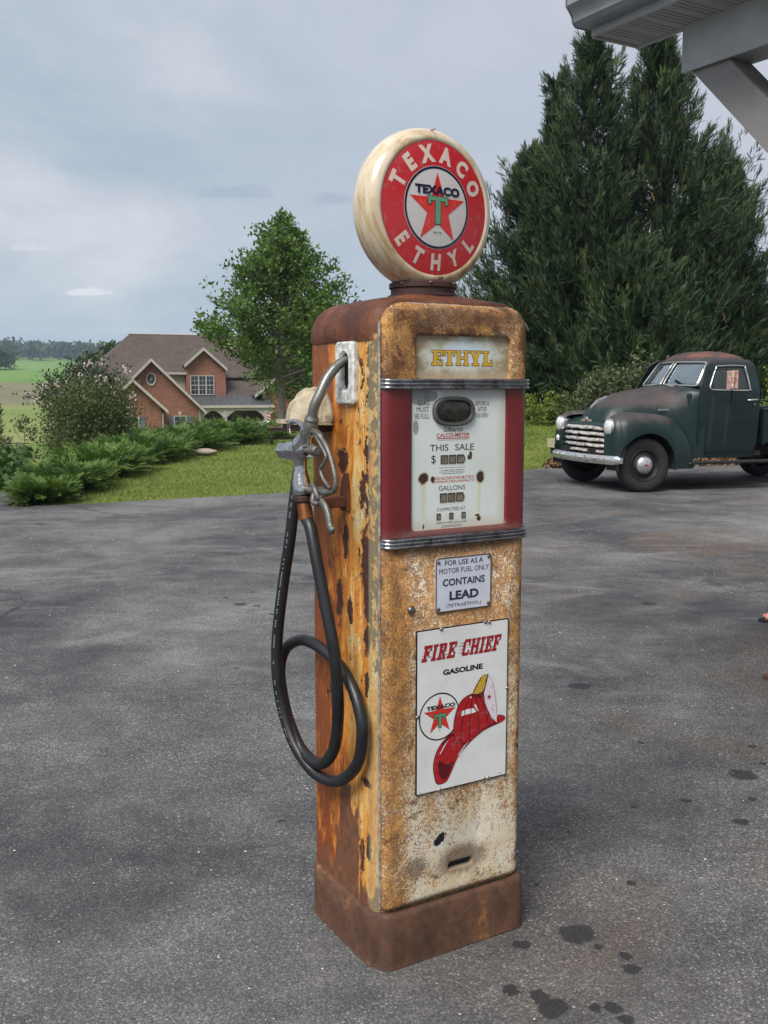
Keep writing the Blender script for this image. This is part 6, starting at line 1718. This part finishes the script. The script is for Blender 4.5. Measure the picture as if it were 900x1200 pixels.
house_window(1.78, 2.58, -2.45, -1.0, 0, 2, 4)
for x in (1.38, 2.66): 
    o = hbox('shutter', x, x + .40, -.05, -.002, -2.5, -.95, H_shut)
MB().prism([(2.10, -.05, hz(-.90)), (2.26, -.05, hz(-.90)), (2.30, -.05, hz(-.62)), (2.06, -.05, hz(-.62))], (0, .048, 0)).build('keystone', H_trim, HS_)
hbox('corner_board', 3.605, 3.70, -.03, .25, -3.6, -.5, H_trim)
# small lower gable in front
gable_wall('lower_front_wall', -1.45, -3.4, .55, 1.60, .93, -3.6, -2, .3)
gable_roof(-1.45, -3.75, .98, 1.66, .93, -2.5, 1)
hbox('lower_side_wall', .26, .545, -1.69, -.01, -3.6, -.55, H_brick)
for x in (-1.02, -2.7): hbox('shutter', x, x + .42, -2.05, -2.002, -2.4, -.95, H_shut)
house_window(-2.2, -1.1, -2.4, -1.0, -2, 2, 4)
hbox('downspout', .60, .68, -2.08, -2.0, -3.6, -.7, H_trim)
# dormer bay with its own gable
gable_wall('bay_wall', 4.5, 3.2, 6.25, 4.02, .0, .3, 3, .3)
hbox('bay_mask', 0, .001, 20, 20.001, 0, .001, H_brick)
bpy.data.objects.remove(bpy.data.objects['bay_mask']); bpy.data.objects.remove(bpy.data.objects['bay_wall'])
MB().prism([(3.2, 3, hz(.35)), (6.25, 3, hz(.35)), (6.25, 3, hz(2.55)), (5.85, 3, hz(2.75)), (4.5, 3, hz(4.02)), (3.2, 3, hz(2.92))], (0, .3, 0)).build('bay_wall', H_brick, HS_)
hbox('bay_cheek', 5.97, 6.248, 3.31, 7, .35, 2.5, H_brick)
gable_roof(4.5, 3.0, 6.3, 4.08, .88, 2.6, 8, 'bay_roof')
house_window(3.55, 5.28, .62, 2.0, 3, 2, 4, 3)
# cream upper wall with its small roof, between gable and bay
hbox('cream_wall', 1.2, 3.19, 3.5, 3.8, -.5, 2.25, H_cream)
MB().prism([(.5, 3.1, hz(2.18)), (3.25, 3.1, hz(2.18)), (3.25, 4.6, hz(3.22)), (.5, 4.6, hz(3.22))], (0, 0, .14)).build('cream_roof', H_roof, HS_)
hbox('eave_board', .9, 3.22, 3.02, 3.09, 2.12, 2.30, H_trim)
# main hip roof and body
V = [(-4.2, 4.2, hz(1.9)), (13.2, 4.2, hz(1.9)), (13.2, 13.5, hz(1.9)), (-4.2, 13.5, hz(1.9)), (-.40, 8.6, hz(5.38)), (9.8, 8.6, hz(5.34))]
mr = MB().add(V, [(0, 1, 5, 4), (1, 2, 5), (2, 3, 4, 5), (3, 0, 4), (3, 2, 1, 0)]).build('main_roof', H_roof, HS_)
MB().tube([(-.45, 8.6, hz(5.42)), (9.85, 8.6, hz(5.38))], .07, 6).build('ridge_cap', H_trim, mr)
hbox('main_body', -3.8, 12.8, 4.6, 13.1, -3.6, 1.9, H_brick)
for x0, x1 in ((7.2, 12.8),):
    MB().prism([(6.26, 3.0, hz(.35)), (13.2, 3.0, hz(.35)), (13.2, 5.6, hz(2.6)), (6.26, 5.6, hz(2.6))], (0, 0, .14)).build('lower_roof', H_roof, HS_)
# porch: standing-seam roof, columns with curved brackets
pr = MB().prism([(3.62, .6, hz(-.22)), (9.5, .6, hz(-.22)), (9.5, 3.0, hz(.42)), (3.62, 3.0, hz(.42))], (0, 0, .06)).build('porch_roof', H_metal, HS_)
for i in range(15): x = 3.7 + i * .41; MB().beam((x, .6, hz(-.14)), (x, 3.0, hz(.50)), .03, .05).build('seam', H_metal, pr)
hbox('porch_gutter', 3.62, 9.52, .48, .60, -.40, -.20, H_trim)
hbox('porch_beam', 3.70, 9.4, .66, .84, -.62, -.41, H_trim)
for x in (3.85, 5.72, 8.88):
    hbox('porch_column', x - .11, x + .11, .62, .86, -3.2, -.62, H_trim, bevel=.02)
    br_ = MB()
    for sg in (-1, 1):
        pts = [(x + sg * (.11 + .75 * math.sin(a)), hz(-.62 - .55 * (1 - math.sin(a + .0)) ** 1.6)) for a in np.linspace(0, PI / 2, 8)]
        br_.prism([(p[0], .68, p[1]) for p in pts] + [(x + sg * .11, .68, hz(-.621))], (0, .12, 0))
    br_.build('column_bracket', H_trim, HS_)
hbox('porch_floor', 3.6, 9.6, .5, 4.6, -3.4, -3.1, H_trim)
hbox('porch_ceiling', 3.72, 9.4, .86, 4.58, -.55, -.50, H_cream)
for x0 in (4.5, 7.1): house_window(x0, x0 + 1.0, -2.5, -.95, 4.6, 2, 4)
hbox('front_door', 5.9, 6.85, 4.53, 4.597, -3.1, -.9, flat('red_door', (.10, .02, .018), .5))
# right-hand gable
gable_wall('right_wall', 10.6, 8.9, 12.5, 2.3, .80, -3.6, 2.0, .3)
gable_roof(10.6, 8.2, 13.0, 2.36, .80, 1.5, 8)

# ================================================================== small things at the end of the lawn
bench = empty('wooden_bench', (-2.25, 24.0, float(terrain(-2.25, 24))), .12, 'low dark wooden bench by the trunk of the lone shade tree, half behind the nozzle', 'bench')
M_bench = flat('dark_bench_wood', (.030, .022, .018), .8, 0, .4, 10); M_plank = flat('bench_top_wood', (.11, .065, .04), .75, 0, .4, 8)
for k in range(3): MB().box(-.50, .50, -.17 + k * .115, -.17 + k * .115 + .105, .39, .425).build('plank', M_plank, bench, bevel=.004)
for x in (-.40, .40):
    for y in (-.13, .13): MB().box(x - .03, x + .03, y - .03, y + .03, 0, .39).build('leg', M_bench, bench, bevel=.004)
MB().box(-.37, .37, -.015, .015, .12, .18).build('stretcher', M_bench, bench); MB().box(-.43, .43, -.15, -.13, .32, .388).build('apron', M_bench, bench); MB().box(-.43, .43, .13, .15, .32, .388).build('apron', M_bench, bench)
# stones bordering the tree
M_stone = rustmat('pale_field_stone', [(.35, (.28, .22, .17)), (.65, (.46, .38, .30))], 5, .9)
def rock(x, y, r, label, seed, m=M_stone):
    rs = random.Random(seed); me = MB().ball((0, 0, 0), (r, r * .8, r * .55), 14, 9).mesh('stone')
    for v in me.vertices: v.co *= 1 + .16 * math.sin(v.co.x * 9 / r * .3 + seed) * math.cos(v.co.y * 7 / r * .3 + seed * 2) + rs.uniform(-.04, .04)
    o = link('stone', me, m, smooth=35); o.location = (x, y, float(terrain(x, y)) + r * .3); o.scale = (1, 1, .45 if r > .2 else 1); return tag(o, label, 'stone', 'stones at the end of the lawn')
rock(-3.05, 33.2, .22, 'flat pale stone just in front of the shade tree trunk', 1); rock(-3.75, 32.4, .26, 'pale stone at the left foot of the shade tree', 2); rock(-2.65, 33.0, .17, 'small pale stone right of the shade tree trunk', 3)
rock(-4.95, 14.6, .13, 'small tan stone at the far left end of the junipers', 4)
rock(-3.55, 20.2, .26, 'flat tan stone lying between junipers and lawn', 5)
# white domed garden ornament with green base, small striped flag
go = empty('garden_planter', (-3.30, 28.6, float(terrain(-3.42, 29.4)) + .12), 0, 'white domed garden cover over a green tub beside the last juniper', 'planter')
MB().lathe([(.16, .0), (.20, .10), (.21, .14), (.2, .15)], 20).build('tub', flat('green_tub', (.05, .22, .16), .5), go, smooth=40)
MB().lathe([(.25, .14), (.26, .16), (.22, .22), (.12, .26), (.0001, .28)], 20).build('cover', flat('white_cover', (.72, .74, .74), .5), go, smooth=40)
fg = empty('garden_flag', (-3.46, 29.9, float(terrain(-3.46, 29.9))), .2, 'small red and white striped garden flag on a thin pole by the porch', 'flag')
MB().tube([(0, 0, 0), (0, 0, .62)], .010, 6).build('pole', H_trim, fg)
M_fr = flat('flag_red', (.50, .05, .05), .8); M_fw = flat('flag_white', (.72, .68, .68), .8)
for k in range(7):
    R = [[(x, .02 * math.sin(x * 18), .60 - k * .042 - .5 * x), (x, .02 * math.sin(x * 18), .60 - (k + 1) * .042 - .5 * x)] for x in np.linspace(.01, .14, 8)]
    MB().rings(R, closed=False).build('stripe', M_fr if k % 2 == 0 else M_fw, fg, smooth=60, solid=.003)

# ================================================================== TWO PEOPLE STANDING JUST RIGHT OF THE FRAME, TOES SHOWING
def skin_mesh(name, J, E, m, parent, sub=2):
    me = bpy.data.meshes.new(name); me.from_pydata([j[0] for j in J], E, []); me.materials.append(m)
    o = bpy.data.objects.new(name, me); C.objects.link(o)
    md = o.modifiers.new('skin', 'SKIN'); md.use_smooth_shade = True
    sv = me.skin_vertices[0].data if me.skin_vertices else None
    if sv is None:
        bm = bmesh.new(); bm.from_mesh(me); bm.verts.layers.skin.verify(); bm.to_mesh(me); bm.free(); sv = me.skin_vertices[0].data
    for s_, j in zip(sv, J): s_.radius = (j[1], j[2] if len(j) > 2 else j[1])
    sv[0].use_root = True
    o.modifiers.new('sub', 'SUBSURF').levels = sub; o.modifiers['sub'].render_levels = sub
    bpy.context.view_layer.update(); dg = bpy.context.evaluated_depsgraph_get()
    nm = bpy.data.meshes.new_from_object(o.evaluated_get(dg)); bpy.data.objects.remove(o)
    nm.shade_smooth()
    if not nm.materials: nm.materials.append(m)
    r = bpy.data.objects.new(name, nm); C.objects.link(r); r.parent = parent; return r


M_skin, t, b = new_mat('skin'); t.put(b.inputs['Base Color'], t.ramp(t.noise(12, 4, .6, t.coord()), [(.3, (.50, .25, .18)), (.7, (.60, .33, .25))])); b.inputs['Roughness'].default_value = .5; b.inputs['Subsurface Weight'].default_value = .15; b.inputs['Subsurface Radius'].default_value = (.01, .004, .002)


def person(loc, rz, label, shoe, trouser, shirt, hair, nail=None):
    """faces local -x"""
    P = empty('person', loc, rz, label, 'person')
    for sy in (-1, 1):
        y = sy * .09; y2 = sy * .11
    J = [((0, 0, .96), .125, .15), ((0, 0, 1.12), .11, .135), ((0, 0, 1.32), .12, .165), ((0, 0, 1.43), .075, .10), ((-.005, 0, 1.49), .060), ((-.012, 0, 1.55), .062), ((-.02, 0, 1.62), .082, .074), ((-.012, 0, 1.71), .082, .074)]
    E = [(0, 1), (1, 2), (2, 3), (3, 4), (4, 5), (5, 6), (6, 7)]
    for sy in (-1, 1):
        k = len(J)
        J += [((0, sy * .09, .88), .085), ((-.01, sy * .10, .50), .056), ((0, sy * .105, .30), .050), ((.01, sy * .11, .09), .034), ((-.05, sy * .112, .05), .030, .034), ((-.13, sy * .118, .038), .018, .036)]
        E += [(0, k), (k, k + 1), (k + 1, k + 2), (k + 2, k + 3), (k + 3, k + 4), (k + 4, k + 5)]
        for q, (dy, L) in enumerate(((-.032, .055), (-.014, .050), (.002, .045), (.017, .038), (.031, .030))):
            J += [((-.145 - L * .45, sy * (.118 + dy), .030), .012 if q else .015), ((-.145 - L, sy * (.118 + dy * 1.05), .026), .009 if q else .013)]
            n = len(J); E += [(k + 5, n - 2), (n - 2, n - 1)]
        k = len(J)
        J += [((0, sy * .19, 1.40), .05), ((.01, sy * .225, 1.12), .038), ((-.03, sy * .235, .90), .026), ((-.04, sy * .235, .84), .016, .032)]
        E += [(3, k), (k, k + 1), (k + 1, k + 2), (k + 2, k + 3)]
        for q, (dx, L) in enumerate(((-.028, .070), (-.010, .080), (.008, .076), (.024, .060))):
            J += [((-.045 + dx, sy * .238, .80), .0085), ((-.052 + dx, sy * .232, .80 - L * .7), .0065)]; n = len(J); E += [(k + 3, n - 2), (n - 2, n - 1)]
        J += [((-.075, sy * .225, .83), .009), ((-.088, sy * .218, .80), .0075)]; n = len(J); E += [(k + 3, n - 2), (n - 2, n - 1)]
    body = skin_mesh('body', J, E, M_skin, P)
    fm = MB(); fm.ball((-.104, 0, 1.655), (.016, .012, .02)); fm.build('nose', M_skin, P, smooth=180)
    for sy in (-1, 1): MB().ball((-.086, sy * .03, 1.685), .010).build('eye', ink('eye_dark', (.03, .02, .015)), P, smooth=180); MB().ball((-.005, sy * .078, 1.66), (.016, .008, .028)).build('ear', M_skin, P, smooth=180)
    MB().ball((-.088, 0, 1.615), (.006, .022, .005)).build('mouth', ink('lip', (.35, .10, .09)), P, smooth=180)
    MB().ball((.022, 0, 1.715), (.092, .084, .086), 20, 14).build('hair', hair, P, smooth=180)
    J = [((0, 0, .90), .150, .178), ((0, 0, 1.0), .145, .175), ((0, 0, 1.12), .130, .160), ((0, 0, 1.32), .135, .18), ((0, 0, 1.43), .085, .11)]; E = [(0, 1), (1, 2), (2, 3), (3, 4)]
    for sy in (-1, 1): k = len(J); J += [((0, sy * .19, 1.405), .062), ((.005, sy * .215, 1.24), .055)]; E += [(4, k), (k, k + 1)]
    skin_mesh('shirt', J, E, shirt, P)
    J = [((0, 0, 1.0), .140, .170), ((0, 0, .92), .135, .165)]; E = [(0, 1)]
    for sy in (-1, 1): k = len(J); J += [((0, sy * .09, .84), .098), ((-.01, sy * .10, .56), .078), ((-.005, sy * .10, .40), .072)]; E += [(1, k), (k, k + 1), (k + 1, k + 2)]
    skin_mesh('shorts', J, E, trouser, P)
    for sy in (-1, 1):
        pts = [(.075, -.02), (.06, -.035), (0, -.040), (-.10, -.048), (-.17, -.052), (-.215, -.035), (-.228, -.005), (-.215, .025), (-.17, .042), (-.08, .036), (0, .036), (.06, .033), (.075, .018)]
        o = MB().prism([(x, sy * (.116 + y), .0) for x, y in pts], (0, 0, .018)).build('sandal', shoe, P, bevel=.004)
        for s2 in (-1, 1): MB().tube(spline([(-.165, sy * .098, .02), (-.14, sy * (.105 + s2 * .012), .052), (-.07, sy * (.118 + s2 * .036), .05), (-.02, sy * (.116 + s2 * .042), .018)], 5), .006, 6, sx=1.4).build('strap', shoe, o, smooth=60)
        if nail:
            for q, (dy, L) in enumerate(((-.032, .055), (-.014, .050), (.002, .045), (.017, .038), (.031, .030))): MB().ball((-.148 - L, sy * (.118 + dy * 1.05), .036), (.007, .006 if q else .009, .003), 8, 5).build('toenail', nail, P, smooth=180)
    return P


person((2.455, 5.80, 0), math.radians(2), 'person in black flip-flops at the right edge, only painted toes in view', flat('black_foam', (.012, .012, .014), .6), flat('denim_shorts', (.06, .09, .15), .8), flat('white_top', (.6, .6, .6), .8), flat('brown_hair', (.05, .03, .02), .6), ink('pink_polish', (.75, .16, .26), .2))
person((2.035, 4.60, 0), math.radians(-3), 'person in reddish brown sandals at the right edge, only one toe tip in view', flat('brown_leather', (.10, .035, .025), .5), flat('khaki_shorts', (.28, .22, .14), .8), flat('blue_top', (.08, .13, .25), .8), flat('grey_hair', (.25, .24, .22), .6))

# ================================================================== HAZE
m = bpy.data.materials.new('haze'); m.use_nodes = True; nt = m.node_tree; nt.nodes.clear()
out = nt.nodes.new('ShaderNodeOutputMaterial'); pv = nt.nodes.new('ShaderNodeVolumePrincipled')
pv.inputs['Color'].default_value = (.66, .80, 1.0, 1); pv.inputs['Density'].default_value = .00032; pv.inputs['Anisotropy'].default_value = .2
nt.links.new(pv.outputs[0], out.inputs['Volume'])
hz_ = MB().box(-2700, 2700, -2700, 3300, -14, 62).build('haze', m); tag(hz_, kind='stuff')
